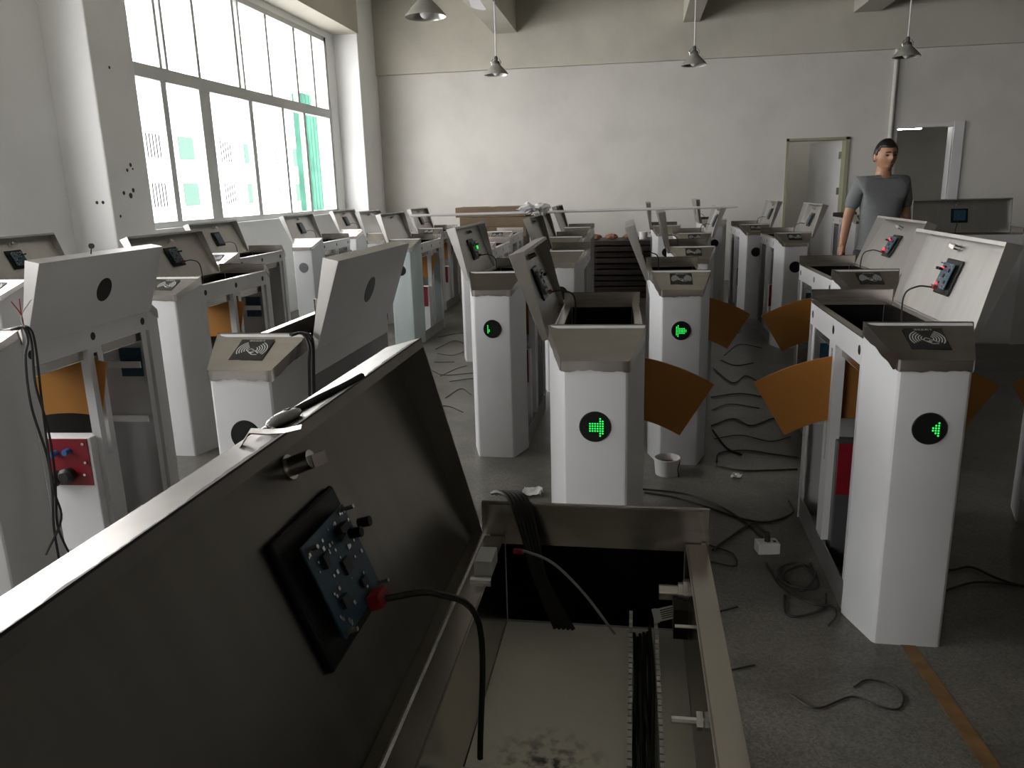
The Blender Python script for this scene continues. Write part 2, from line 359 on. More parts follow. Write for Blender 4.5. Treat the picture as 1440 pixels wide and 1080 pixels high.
# ------------------------------------------------------------------ turnstile cabinets
W, WFR, CH, LT, HT, HL, HR = 0.30, 0.192, 0.178, 1.14, 0.98, 0.902, 0.93
YM0, YM1 = 0.18, LT - 0.18                          # tray / lid section
LM = YM1 - YM0
def slope(x, y): return HL + (HT - HL) * min(max(y / CH, 0), 1)
def rpoly(pts, r, seg=3):
    out = []; n = len(pts)
    for i in range(n):
        p = Vector(pts[i]); a = Vector(pts[i - 1]); b = Vector(pts[(i + 1) % n]); rr = r[i]
        if rr == 0: out.append(tuple(p)); continue
        u = (a - p).normalized(); v = (b - p).normalized()
        for k in range(seg + 1):
            t = k / seg; q0 = p + u * rr * (1 - t); q1 = p + v * rr * t
            out.append(tuple(q0 * (1 - t) + q1 * t if False else (p + u * rr) * (1 - t) ** 2 + p * 2 * t * (1 - t) + (p + v * rr) * t ** 2))
    return out
PL = rpoly([(-WFR / 2, 0), (WFR / 2, 0), (W / 2, CH - .004), (W / 2, YM0 - .001), (-W / 2, YM0 - .001), (-W / 2, CH - .004)], [.014, .014, .002, 0, 0, .002])
def pillar_mesh(m): 
    return MB().prism(PL, lambda x, y: 0.0, lambda x, y: slope(x, y) - .003).mesh('pillar', m, True, 25)
def cap_mesh(seed):
    rnd = random.Random(seed); b = MB(); o = .004
    base = [(-WFR / 2 - o, -o), (WFR / 2 + o, -o), (W / 2 + o, CH), (W / 2 + o, YM0), (-W / 2 - o, YM0), (-W / 2 - o, CH)]
    poly = rpoly(base, [.012, .012, .008, 0, 0, .008])
    # densify the skirt so that its torn film edge can wander
    dense = []
    for i in range(len(poly)):
        a, c = Vector(poly[i]), Vector(poly[(i + 1) % len(poly)]); n = max(1, int((c - a).length / .012))
        for k in range(n): dense.append(tuple(a.lerp(c, k / n)))
    n = len(dense); top = [(x, y, slope(x, y)) for x, y in dense]; d = .034; bot = []
    for (x, y) in dense:
        d = min(max(d + rnd.uniform(-.0035, .0035), .026), .046)
        bot.append((x, y, slope(x, y) - (d if y < YM0 - .004 else .05)))
    b.v = top + bot
    # fan-free top: one ngon for the slope, a strip for the flat lip
    b.f.append(tuple(range(n))); b.mi.append(0)
    for i in range(n): b.f.append((i, (i + 1) % n, n + (i + 1) % n, n + i)); b.mi.append(0)
    return b.mesh('end_cap', steel, True, 25)
PILLARS = {'film': pillar_mesh(film), 'blue': pillar_mesh(film2)}
CAPS = [cap_mesh(k) for k in range(4)]
DISC = MB().lathe([(.0001, -.0035), (.046, -.0035), (.048, 0), (.048, .004)], 32, axis='Y').mesh('display', black, True, 30)
DISCG = DISC.copy(); DISCG.materials[0] = mat('film_covered_display', (.13, .13, .14), .4)
STK = box_mesh('reader_sticker', .108, .108, .001, stick)
def reader_symbol():
    b = MB()
    def ribbon(pts, wd):
        k = len(b.v)
        for i, p in enumerate(pts):
            a = Vector(pts[max(i - 1, 0)]); c = Vector(pts[min(i + 1, len(pts) - 1)]); d = (c - a).normalized(); nrm = Vector((-d.y, d.x)) * wd / 2
            b.v.append((p[0] + nrm.x, p[1] + nrm.y, 0)); b.v.append((p[0] - nrm.x, p[1] - nrm.y, 0))
        for i in range(len(pts) - 1): b.f.append((k + 2 * i, k + 2 * i + 1, k + 2 * i + 3, k + 2 * i + 2)); b.mi.append(0)
    for sgn in (-1, 1):
        for k in range(5):
            r = .012 + k * .0075; a0, a1 = (120, 215) if sgn < 0 else (-35, 60)
            cx, cy = (-.004, -.002) if sgn < 0 else (.006, -.002)
            ribbon([(cx + r * math.cos(R(a0 + (a1 - a0) * t / 10)), cy + r * math.sin(R(a0 + (a1 - a0) * t / 10))) for t in range(11)], .0032)
    for pl in ([(-.012, -.008), (-.003, .002), (.008, -.004)], [(-.012, -.008), (.000, -.020), (.010, -.028), (.026, -.028)], [(.004, -.012), (.012, -.008), (.018, -.012), (.028, -.022)], [(.004, -.012), (.003, -.018), (.012, -.016)], [(-.003, -.014), (.008, -.022)]):
        ribbon(pl, .0028)
    return b.mesh('wave_symbol', inkw)
SYM = reader_symbol()
def text_mesh(txt, size, m, name='lettering'):
    cu = bpy.data.curves.new('t', 'FONT'); cu.body = txt; cu.size = size; cu.align_x = 'CENTER'; cu.align_y = 'CENTER'
    o = bpy.data.objects.new('t', cu); C.objects.link(o); dg = bpy.context.evaluated_depsgraph_get(); dg.update()
    me = bpy.data.meshes.new_from_object(o.evaluated_get(dg)); bpy.data.objects.remove(o); me.materials.clear(); me.materials.append(m); me.name = name; return me
TXT = text_mesh('\u8bf7\u5728\u6b64\u5237\u5361', .0105, inkw)

LD0 = .018; LB = math.atan2(.05 - LD0, .288)
def lid_mesh(s, outm, name='lid'):
    """closed pose: hinge on the Y axis, shell 0..WL along s*x, 0..LM along y, 0..0.05 up"""
    WL, D0, D, t = .288, LD0, .05, .003; b = MB()
    def wedge(prof, ya, yb, mi=0):
        k = len(b.v); n = len(prof)
        b.v += [(s * x, ya, z) for x, z in prof] + [(s * x, yb, z) for x, z in prof]
        b.f += [tuple(k + i for i in range(n)), tuple(k + n + i for i in reversed(range(n)))]; b.mi += [mi, mi]
        for i in range(n): q = (i + 1) % n; b.f.append((k + i, k + q, k + n + q, k + n + i)); b.mi.append(mi)
    wedge([(0, D0 - t), (WL, D - t), (WL, D - .0008), (0, D0 - .0008)], 0, LM)      # top plate
    wedge([(0, D0 - .0008), (WL, D - .0008), (WL, D + .0004), (0, D0 + .0004)], .0005, LM - .0005, 1)   # film on it
    wedge([(0, 0), (t, 0), (t, D0 - t), (0, D0 - t)], 0, LM); wedge([(WL - t, 0), (WL, 0), (WL, D - t), (WL - t, D - t)], 0, LM)
    for (ya, yb) in ((0, t), (LM - t, LM)): wedge([(t, 0), (WL - t, 0), (WL - t, D - t), (t, D0 - t)], ya, yb)
    wedge([(WL - .012, 0), (WL - t, 0), (WL - t, .002), (WL - .012, .002)], t, LM - t)
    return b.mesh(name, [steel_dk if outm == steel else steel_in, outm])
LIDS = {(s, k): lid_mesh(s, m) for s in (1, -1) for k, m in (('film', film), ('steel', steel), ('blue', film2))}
PLATE = bevel(MB().box(-.062, .062, -.068, .068, -.007, 0).mesh('reader_plate', black), .004)
PCB = MB().box(-.045, .045, -.048, .048, -.018, -.0162).mesh('circuit_board', blueb)
def solder_mesh():
    rnd = random.Random(5); b = MB()
    for k in range(70):
        x = rnd.uniform(-.042, .042); y = rnd.uniform(-.045, .045)
        if rnd.random() < .25: continue
        s = rnd.uniform(.0008, .002); b.box(x - s, x + s, y - s, y + s, -.0195, -.018)
    return b.mesh('solder_points', silver)
SOLD = solder_mesh()
CHIPS = [((x, y), MB().box(-sx / 2, sx / 2, -sy / 2, sy / 2, -.018 - h, -.018).mesh('chip', chipm)) for (x, y, sx, sy, h) in
    ((.0, .005, .014, .014, .003), (-.025, .02, .008, .012, .003), (.02, -.025, .012, .008, .004), (.03, .02, .006, .018, .008), (-.02, -.025, .01, .012, .004))]
STAND = MB().tube([(0, 0, -.007), (0, 0, -.03)], .0022, 6).mesh('standoff', silver)
CONN = box_mesh('connector', .014, .022, .014, mat('red_connector', (.22, .01, .015), .4), .0012)
JACK = MB().tube([(0, 0, 0), (.012, 0, 0)], .005, 10).mesh('capacitor', black)
LOCK = MB().lathe([(.0001, .006), (.012, .006), (.012, .0), (.009, 0), (.009, -.022), (.0001, -.022)], 14).mesh('cam_lock', silver, True, 30)
CAM = MB().box(-.006, .030, -.006, .006, -.024, -.021).mesh('lock_cam', steel)
WIN = MB().lathe([(.0001, .0012), (.047, .0012), (.047, 0)], 32).mesh('reader_window', black, True, 30)
KEYM = MB().lathe([(.0001, .004), (.010, .004), (.010, -.004), (.0001, -.004)], 12, (0, .0, .03), axis='Y').box(-.002, .002, -.001, .001, 0, .024).mesh('key', black)

def rail_mesh(s):
    b = MB(); x0, x1 = (W / 2 - .004, W / 2) if s > 0 else (-W / 2, -W / 2 + .004)
    b.box(x0, x1, YM0, YM1, HR - .088, HR - .003)
    return b.mesh('side_rail', film)
def flange_mesh(s):
    b = MB(); x0, x1 = (W / 2 - .026, W / 2 + .001) if s > 0 else (-W / 2 - .001, -W / 2 + .026)
    b.box(x0, x1, YM0 + .006, YM1 - .006, HR - .004, HR)
    xi = (W / 2 - .027, W / 2 - .024) if s > 0 else (-W / 2 + .024, -W / 2 + .027)
    b.box(*xi, YM0 + .006, YM1 - .006, HR - .13, HR)
    return b.mesh('tray_rim', steel)
HOLE = MB().lathe([(.0001, .0006), (.0145, .0006), (.016, 0)], 14, axis='X').mesh('screw_hole', black)
POST = MB().box(-.002, .002, -.045, -.012, .10, HR - .088).box(-.002, .002, .012, .045, .10, HR - .088).box(-.002, .002, -.012, .012, .82, HR - .088).box(-.002, .002, -.012, .012, .10, .40)
POST.box(-.034, -.002, -.045, -.042, .10, HR - .088).box(-.034, -.002, .042, .045, .10, HR - .088)
POSTL = POST.mesh('center_post', film)
POST2 = MB()
for i in range(len(POST.v)): POST2.v.append((-POST.v[i][0], POST.v[i][1], POST.v[i][2]))
POST2.f = POST.f; POST2.mi = POST.mi; POSTR = POST2.mesh('center_post', film)
STRIP = MB().box(-.002, .002, -.018, .018, .02, HR - .088).mesh('edge_post', film)
BASE = MB().box(-W / 2 + .005, W / 2 - .005, YM0, YM1, 0, .012).mesh('base_plate', galv)
SILL = MB().box(-.002, .002, YM0, YM1, .012, .10).mesh('bottom_sill', galv)
TRAY = MB().box(-W / 2 + .028, W / 2 - .028, YM0 + .008, YM1 - .008, HR - .134, HR - .13).mesh('tray_floor', tray_m)
RISER = MB().box(-W / 2 + .006, W / 2 - .006, 0, .003, -.012, .046).mesh('riser', steel)
ENDSHADE = MB().box(-W / 2 + .028, W / 2 - .028, 0, .002, -.13, -.012).mesh('tray_end_shade', dark)  # black sheet standing in for the shade of the open tray end
PANEL = MB().box(-.0015, .0015, YM0, YM1, .012, HR - .09).mesh('side_panel', panel_m)
PANELH = MB().box(-.0015, .0015, LT / 2, YM1 - .012, .012, HR - .09).mesh('side_panel', panel_m)
PANELW = MB().box(-.0015, .0015, YM0, YM1, .012, HR - .003).mesh('side_panel', film)
BAR = MB().box(-.135, .135, -.003, .003, -.014, .014).mesh('cross_bar', white_paint)
MBOX = bevel(MB().box(-.125, .125, 0, .068, .012, .495).mesh('drive_box', white_paint), .004)
RBRD = MB().box(-.122, .112, -.002, .002, -.098, .096).mesh('drive_board', redb)
CAPC = MB().lathe([(.0001, 0), (.012, 0), (.012, -.03), (.0001, -.03)], 12, axis='Y').mesh('capacitor', capblue, True, 30)
COIL = MB().lathe([(.0001, .0), (.028, 0), (.032, -.03), (.02, -.045), (.0001, -.045)], 14, axis='Y').mesh('black_coil', rubber, True, 40)
BPIN = MB().lathe([(.0001, 0), (.006, 0), (.006, -.008), (.0001, -.008)], 8, axis='Y').mesh('screw', silver)
HPCB = MB().box(-.05, .05, -.002, .002, -.065, .065).mesh('control_board', blueb)
def flap_mesh(a0, a1, r0=.575, r1=.805, tip=0.0):
    b = MB(); n = 14; poly = []
    for k in range(n + 1): a = R(a0 + (a1 - a0) * k / n); poly.append((r1 * math.sin(a), r1 * math.cos(a)))
    for k in range(n, -1, -1): a = R(a0 + (a1 - a0) * k / n); rr = r0 - (tip * max(0, (k - n * .5) / (n * .5)) if a1 > 0 else tip * max(0, (n * .5 - k) / (n * .5))); poly.append((rr * math.sin(a), rr * math.cos(a)))
    m = len(poly); b.v = [(x, -.004, z) for x, z in poly] + [(x, .004, z) for x, z in poly]
    for k in range(n):
        q = (k, k + 1, m - 2 - k, m - 1 - k); b.f.append(q); b.f.append(tuple(m + i for i in reversed(q))); b.mi += [0, 0]
    for k in range(m): k2 = (k + 1) % m; b.f.append((k, k2, m + k2, m + k)); b.mi.append(0)
    return b.mesh('flap', orange)
FLAPS = {'R': flap_mesh(-6, 31), 'L': flap_mesh(-31, 6, tip=.03), '0': flap_mesh(-14, 14), 'r': flap_mesh(-9, 11), 'l': flap_mesh(-11, 9)}
LEDP = {   # lit dots of each display: (column, row) on a dot grid, pitch 6.6 mm
 'arrow': [(c, r) for c in range(-2, 2) for r in (-1, 0, 1, 2)] + [(2, r) for r in range(-3, 5)] + [(3, r) for r in range(-2, 4)],
 'back': [(c, r) for c in range(-1, 3) for r in (-1, 0, 1, 2)] + [(-2, r) for r in range(-3, 5)] + [(-3, r) for r in range(-2, 4)] + [(3, 0), (3, 1)],
 'tip': [(1, 0), (1, 1)] + [(2, r) for r in range(-1, 3)] + [(3, r) for r in range(-2, 4)],
 'sliver': [(-3, r) for r in range(-2, 4)] + [(-2, r) for r in range(-1, 1)],
}
LEDM = {}
for k, pts in LEDP.items():
    b = MB()
    for (c_, r_) in pts: b.ellipsoid((c_ * .0076, 0, (r_ - .5) * .0076), (.0027, .0018, .0027), 6, 4)
    LEDM[k] = b.mesh('led_arrow', ledg, True)
RAILS = {s: rail_mesh(s) for s in (1, -1)}; FLANGE = {s: flange_mesh(s) for s in (1, -1)}
capn = [0]
def turnstile(x, y, yaw, hinge, label, tilt=13, open_side=None, disc='plain', reader=True, outm='film', flaps='', lite=False, blue=False, plate=True, group='white turnstile cabinets with opened lids', lidopen=True, cable=True, key=False, panel_white=False):
    root = empty('turnstile_cabinet', (x, y, 0), yaw); tag(root, label, 'turnstile', group)
    open_side = open_side or ('R' if hinge == 'L' else 'L'); os_ = 1 if open_side == 'R' else -1
    pm = PILLARS['blue' if blue else 'film']
    for e in (0, 1):
        rot = (0, 0, math.pi * e); lo = (0, LT * e, 0)
        link('pillar', pm, root, lo, rot)
        capn[0] += 1; cp = link('end_cap', CAPS[capn[0] % 4], root, lo, rot)
        if e == 0:
            ds = link('display', DISC, root, (0, -.001, .70)) if disc else None
            if disc == 'grey': ds.data = DISCG
            if disc in LEDM: link('led_arrow', LEDM[disc], ds, (0, -.006, 0))['kind'] = 'stuff'
            if reader:
                a = math.atan2(HT - HL, CH); cy = .095
                s_ = link('reader_sticker', STK, cp, (0, cy, slope(0, cy) + .001), (a, 0, 0))
                link('wave_symbol', SYM, cp, (0, cy - .0005, slope(0, cy) + .0026), (a, 0, 0))
                if not lite: link('lettering', TXT, cp, (0, cy + .040, slope(0, cy + .040) + .0026), (a, 0, 0))
        elif not lite:
            link('display', DISC, root, (0, LT + .001, .70), (0, 0, math.pi))
        link('riser', RISER, root, (0, YM0 + .0005 if e == 0 else YM1 - .0035, HR)); link('tray_end_shade', ENDSHADE, root, (0, YM0 + .0005 if e == 0 else YM1 - .0025, HR))
    for s in (1, -1):
        link('tray_rim', FLANGE[s], root)
        if s != os_:
            link('side_panel', PANELH if '0' in flaps else PANEL, root, (s * (W / 2 - .003), 0, 0)); link('side_rail', RAILS[s], root); continue
        if panel_white: link('side_panel', PANELW, root, (s * (W / 2 - .002), 0, 0)); continue
        rl = link('side_rail', RAILS[s], root)
        for yy in (-.352, 0, .352): link('screw_hole', HOLE, rl, (s * W / 2, LT / 2 + yy, HR - .045), (0, 0, 0 if s > 0 else math.pi))
        link('center_post', POSTL if s > 0 else POSTR, root, (s * (W / 2 - .003), LT / 2, 0))
        for yy in (YM0 + .030, YM1 - .030): link('edge_post', STRIP, root, (s * (W / 2 - .010), yy, 0))
        link('bottom_sill', SILL, root, (s * (W / 2 - .006), 0, 0))
        if not lite:
            for zz in (.70, .455): link('cross_bar', BAR, root, (0, YM1 - .075, zz))
            link('control_board', HPCB, root, (s * .06, YM1 - .02, .70))
    link('base_plate', BASE, root); link('tray_floor', TRAY, root)
    mb_ = link('drive_box', MBOX, root, (0, .487, 0))
    rb = link('drive_board', RBRD, mb_, (0, -.002, .395))
    if not lite:
        for (xx_, zz, me_) in ((-.04, .045, CAPC), (.01, .055, CAPC), (.0, -.06, COIL), (-.05, -.075, COIL), (.07, .09, BPIN), (-.08, .09, BPIN), (.07, 0, BPIN), (.06, -.06, BPIN), (-.08, -.02, BPIN)):
            link(me_.name, me_, mb_, (xx_ * 1.1 + .02, -.004, .395 + zz * .85))
    for f_ in flaps:
        link('flap', FLAPS[f_], root, (0, LT / 2 + (.006 if f_ in 'Rr' else -.006), .0))
    if lidopen:
        hs = -1 if hinge == 'L' else 1; s = -hs               # lid extends towards s in the closed pose
        ang = -s * (math.pi / 2 + R(tilt))
        ld = link('lid', LIDS[(s, outm)], root, (hs * (W / 2 + .004), YM0, HR + .001), (0, ang, 0))
        lx, ly = .145, .40; rt = (0, -s * LB, 0)
        def onp(x_, y_, dz=0): return (s * (x_ - dz * math.sin(LB)), y_, LD0 + (.05 - LD0) * x_ / .288 + dz * math.cos(LB))
        link('reader_window', WIN, ld, onp(lx, ly, .0005), rt)
        link('cam_lock', LOCK, ld, onp(.245, ly + .02, -.006), rt); link('lock_cam', CAM, ld, onp(.245, ly + .02, -.006), (0, -s * LB, R(100)))
        if key: link('key', KEYM, ld, (s * .288, ly - .08, .025), (0, s * R(90), 0))
        if plate:
            link('reader_plate', PLATE, ld, onp(lx, ly, -.0035), rt); link('circuit_board', PCB, ld, onp(lx, ly, -.0035), rt)
            if not lite:
                link('solder_points', SOLD, ld, onp(lx, ly, -.0035), rt)['kind'] = 'stuff'
                for (cx_, cy_), me_ in CHIPS: link('chip', me_, ld, onp(lx + cx_, ly + cy_, -.0035), rt)
                for cx_ in (-.04, .04):
                    for cy_ in (-.043, .043): link('standoff', STAND, ld, onp(lx + cx_, ly + cy_, -.0035), rt)
                for cy_ in (.022, -.002): link('capacitor', JACK, ld, onp(lx + .02, ly + cy_ + .03, -.026), (0, R(90), R(40)))
                link('connector', CONN, ld, onp(lx - .045, ly + .02, -.028), rt)
            if cable:
                M = Matrix.Translation((hs * W / 2, YM0, HR)) @ Matrix.Rotation(ang, 4, 'Y')
                p0 = M @ Vector(onp(lx - .045, ly + .02, -.030)); p1 = M @ Vector(onp(lx - .06, ly + .03, -.075)); p2 = M @ Vector(onp(lx - .11, ly + .045, -.095))
                p3 = Vector((hs * W / 2 + s * .05, YM0 + ly + .06, HR - .10))
                MB().tube(catmull([p0, p1, p2, p3], 7), .0032, 6).build('cable', rubber, root, smooth=True)
    return root

T = turnstile
def lid_of(r_): return [c for c in r_.children if c.name.startswith('lid')][0]
GN = 'turnstile cabinets around the camera'; GL = 'turnstile cabinets along the window side'; GF = 'turnstile cabinets towards the back wall'; GR = 'turnstile cabinets on the right'
fore = T(-.052, .99 - .96, 0, 'L', 'stainless turnstile cabinet filling the foreground, open lid leaning left, cable ducts in its tray', 15, outm='steel', disc='none', group=GN)
c1 = T(-.113, 2.247, .021, 'L', 'white turnstile cabinet facing camera with large green right-pointing arrow and plain sloped cap', 14.5, disc='arrow', reader=False, outm='steel', flaps='R', group=GN)
r1 = T(.84, 2.293, -.012, 'R', 'nearest white turnstile cabinet on the right, small green arrow tip, lid open right', 12.5, disc='tip', flaps='LR', group=GN)
l1 = T(-1.152, 2.087, .004, 'R', 'turnstile cabinet with clean wave-symbol card reader and unlit black display beside the foreground lid', 12.5, group=GN, plate=False, flaps='r')
l0 = T(-2.205, 2.134, .062, 'R', 'turnstile cabinet at left edge with open side showing red drive board and orange flap', 12.5, open_side='R', group=GN, plate=False, flaps='0', key=True)
p2 = T(-.726, 3.916, -.012, 'L', 'turnstile cabinet with a thin green light sliver on its display, bright lid edge at left', 13, disc='sliver', reader=False, group=GN, flaps='r')
p4 = T(.228, 3.871, .009, 'L', 'turnstile cabinet showing green left-pointing arrow with orange flap spread to its right', 16, disc='back', flaps='R', group=GN)
r2_ = T(1.10, 3.82, 0.0, 'R', 'turnstile cabinet just behind the nearest right one, its red-lit board on a tilted lid', 21, flaps='L', group=GR)
t1 = T(1.73, 2.33, 0.0, 'R', 'pale turnstile cabinet cut off by the right picture edge', 14, flaps='L', group=GR, lidopen=False)
l2 = T(-2.51, 3.80, .01, 'L', 'turnstile cabinet by the window wall with brown lid behind the hooded left cabinet', 20, group=GL, flaps='0', disc=None)
l00 = T(-3.54, 3.76, .01, 'L', 'turnstile cabinet at far left edge, board on the lid inside, against the column', 20, group=GL)
l3 = T(-3.21, 5.57, .01, 'L', 'turnstile cabinet below the thick window mullion with grey open lid', 18, group=GL, lite=True)
la = T(-3.25, 7.37, .02, 'L', 'turnstile cabinet with grey disc on its bright white front under the window', 18, group=GL, lite=True, reader=False, disc='grey')
lb = T(-3.42, 9.12, .0, 'L', 'turnstile cabinet standing last below the far end of the window', 18, group=GL, lite=True, reader=False)
d1 = T(-2.13, 6.97, .0, 'L', 'turnstile cabinet wrapped in bluish film behind the large lid', 14, outm='blue', blue=True, group=GL, flaps='0', lite=True, reader=False, plate=False)
d2 = T(-2.75, 8.15, .02, 'L', 'turnstile cabinet with pale plain lid peeking over the bluish wrapped cabinet', 14, outm='blue', group=GL, lite=True, plate=False, reader=False)
e1 = T(-2.41, 9.0, .0, 'L', 'turnstile cabinet beyond the orange flaps with small reader and board on its lid', 16, group=GF, flaps='0', lite=True)
g1 = T(-1.30, 6.28, .0, 'L', 'turnstile cabinet hidden mostly behind the green-sliver cabinet, cap with reader', 10, group=GF, lite=True, lidopen=False)
g2 = T(-1.42, 8.0, .0, 'L', 'turnstile cabinet in front of the cardboard boxes, lid closed', 10, group=GF, lite=True, lidopen=False)
p6 = T(-.50, 5.30, .0, 'L', 'bare stainless-lidded turnstile cabinet under the crumpled clear wrap', 15, outm='steel', group=GF, lite=True, reader=False, plate=False)
p8 = T(-.62, 6.88, .0, 'L', 'steel-framed turnstile cabinet second behind the one under the clear wrap', 15, outm='steel', group=GF, lite=True, reader=False, plate=False)
p10 = T(-.64, 8.58, .0, 'L', 'rearmost steel-framed turnstile cabinet left of the stacked boards', 15, outm='steel', group=GF, lite=True, reader=False, plate=False)
q6 = T(.40, 5.50, .0, 'L', 'turnstile cabinet with reader directly behind the green left-pointing arrow one', 8, group=GF, lite=True, outm='steel', flaps='')
q8 = T(.52, 7.10, .0, 'R', 'turnstile cabinet with narrow lid standing right and a looped cable', 15, group=GF, lite=True)
q10 = T(.95, 9.85, .0, 'L', 'small distant turnstile cabinet with black disc near the back wall', 4, group=GF, lite=True, reader=False, outm='steel')
q9 = T(.33, 8.60, .0, 'L', 'distant turnstile cabinet with upright narrow lid end right of the stacked boards', 3, group=GF, lite=True, outm='steel', plate=False, reader=False)
r3 = T(1.335, 6.90, 0.0, 'R', 'turnstile cabinet with black disc and reader left of the open door', 15, group=GF, lite=True)
r4 = T(1.24, 8.48, 0.0, 'R', 'turnstile cabinet with black disc one place further back, lid spread right', 14, group=GF, lite=True)
s1 = T(1.95, 5.10, 0.0, 'R', 'low-lying turnstile cabinet with white holed rail in front of the man', 15, group=GR, lite=True, lidopen=False)
v1 = T(2.80, 10.4, 0.0, 'R', 'steel-edged turnstile cabinet beside the open door', 14, group=GF, lite=True, lidopen=False)
u1 = T(3.36, 7.24, R(90) - .1, 'R', 'turnstile cabinet standing crosswise at right, white side panel and wide open lid', 8, open_side='L', group=GR, panel_white=True, lite=True)

# ------------------------------------------------------------------ fittings inside the foreground cabinet (parts of it)
def comb(n, pitch, h, name='wire_duct'):
    b = MB(); b.box(-.0012, .0012, 0, n * pitch, 0, h * .35)
    for k in range(n): b.box(-.0012, .0012, k * pitch + .0012, (k + 1) * pitch - .0012, h * .35, h)
    for k in range(0, n): b.box(-.0022, .0022, k * pitch + .0012, (k + 1) * pitch - .0012, h * .86, h)
    return b.mesh(name, whitepl)
FX, FY = .052, -.03                                  # world -> cabinet-local shift
cm = comb(54, .0108, .05)
for xx_ in (.000, .032): link('wire_duct', cm, fore, (xx_ + FX, .36 + FY, .8005))
MB().box(.001, .031, .36, .94, .8005, .802).build('wire_duct_base', whitepl, fore, (FX, FY, 0))
cm2 = comb(14, .0108, .05)
for yy in (.63, .60): link('wire_duct', cm2, fore, (-.012 + FX, yy + FY, .8005), (0, 0, R(90)))
rnd = random.Random(11)
for k in range(7):
    x0 = .006 + k * .0032
    MB().tube(catmull([(x0 + rnd.uniform(-.002, .002), .37 + i * .115, .808 + rnd.uniform(0, .022)) for i in range(6)], 5), .0024, 5).build('wire', rubber, fore, (FX, FY, 0), smooth=True)
for k in range(5):                                   # bundle hanging over the far end of the tray
    dx = k * .006
    MB().tube(catmull([(-.196 + dx, 1.012, .982), (-.182 + dx, 1.0, .989), (-.165 + dx, .985, .982), (-.145 + dx * .8, .96, .94), (-.128 + dx * .6, .945, .89), (-.10 + dx, .93, .825)], 6), .0032, 6).build('cable', rubber, fore, (FX, FY, 0), smooth=True)
MB().tube(catmull([(-.148, .945, .928), (-.135, .935, .932), (-.10, .92, .925), (-.06, .91, .89), (-.02, .90, .84)], 6), .0018, 6).build('probe_wire', mat('grey_wire', (.25, .25, .25), .5), fore, (FX, FY, 0), smooth=True)
MB().tube([(-.155, .947, .927), (-.143, .940, .930)], .004, 8).build('red_wire_tip', redwire, fore, (FX, FY, 0))
for yy in (.885, .34):
    hb = link('hinge_block', box_mesh('hinge_block', .022, .042, .02, whitepl, .001), fore, (-.182 + FX, yy + FY, .942))
    MB().tube([(-.014, -.030, -.012), (.012, -.030, -.012)], .006, 10).build('hinge_pin', silver, hb)
MB().lathe([(.0001, -.036), (.010, -.036), (.010, -.012), (.014, -.012), (.014, -.006), (.018, -.006), (.018, 0), (.0001, 0)], 16, axis='X').build('lid_catch', steel, fore, (.071 + FX, .925 + FY, .890), smooth=True)
MB().box(-.018, .0, -.02, .02, -.02, .02).build('catch_bracket', black, fore, (.0705 + FX, .905 + FY, .868))
MB().tube([(-.022, 0, 0), (.01, 0, 0)], .004, 8).build('bolt', silver, fore, (.062 + FX, .675 + FY, .890))
MB().lathe([(.004, -.002), (.009, -.002), (.009, .004), (.004, .004)], 6, axis='X').build('bolt_nut', silver, fore, (.066 + FX, .675 + FY, .890))
MB().tube([(-.010, 0, 0), (.012, 0, 0)], .002, 6).build('rivet', silver, fore, (.060 + FX, .82 + FY, .905))
lt = MB().box(-.014, .014, -.0006, .0006, -.008, .008).box(-.020, -.014, -.001, .001, -.009, .009).build('wire_label', paperm, fore, (.047 + FX, .905 + FY, .872), (R(-30), R(-18), 0))
for k in range(5): MB().box(-.010, .010 - .002 * (k % 3), -.0008, -.0006, -.0006, .0006).build('label_line', rubber, lt, (0, 0, .005 - k * .0025))
MB().box(-.010, .024, -.03, .03, 0, .05).build('dark_plate', dark, fore, (.045 + FX, .58 + FY, .8006))

# oily smudge on the foreground tray plate: its own copy of the plate with a stained material
def stained():
    m = tray_m.copy(); m.name = 'zinc_tray_plate_smudged'; nt = m.node_tree; b = nt.nodes['Principled BSDF']
    src = b.inputs['Base Color'].links[0].from_socket
    tc = nt.nodes.new('ShaderNodeTexCoord'); mp = nt.nodes.new('ShaderNodeMapping'); mp.inputs['Location'].default_value = (.035, -.665, -.80)
    vl = nt.nodes.new('ShaderNodeVectorMath'); vl.operation = 'LENGTH'; nt.links.new(tc.outputs['Object'], mp.inputs[0]); nt.links.new(mp.outputs[0], vl.inputs[0])
    fall = nt.nodes.new('ShaderNodeMapRange'); fall.inputs[1].default_value = .075; fall.inputs[2].default_value = .01; nt.links.new(vl.outputs['Value'], fall.inputs[0])
    n = nt.nodes.new('ShaderNodeTexNoise'); n.inputs['Scale'].default_value = 70; n.inputs['Detail'].default_value = 6; nt.links.new(tc.outputs['Object'], n.inputs['Vector'])
    th = nt.nodes.new('ShaderNodeMapRange'); th.inputs[1].default_value = .45; th.inputs[2].default_value = .62; nt.links.new(n.outputs[0], th.inputs[0])
    mu = nt.nodes.new('ShaderNodeMath'); mu.operation = 'MULTIPLY'; nt.links.new(fall.outputs[0], mu.inputs[0]); nt.links.new(th.outputs[0], mu.inputs[1])
    mx = nt.nodes.new('ShaderNodeMix'); mx.data_type = 'RGBA'; mx.inputs[7].default_value = (.035, .035, .015, 1)
    nt.links.new(mu.outputs[0], mx.inputs[0]); nt.links.new(src, mx.inputs[6]); nt.links.new(mx.outputs[2], b.inputs['Base Color']); return m
ft = [c for c in fore.children if c.name.startswith('tray_floor')][0]; ft.data = ft.data.copy(); ft.data.materials[0] = stained()

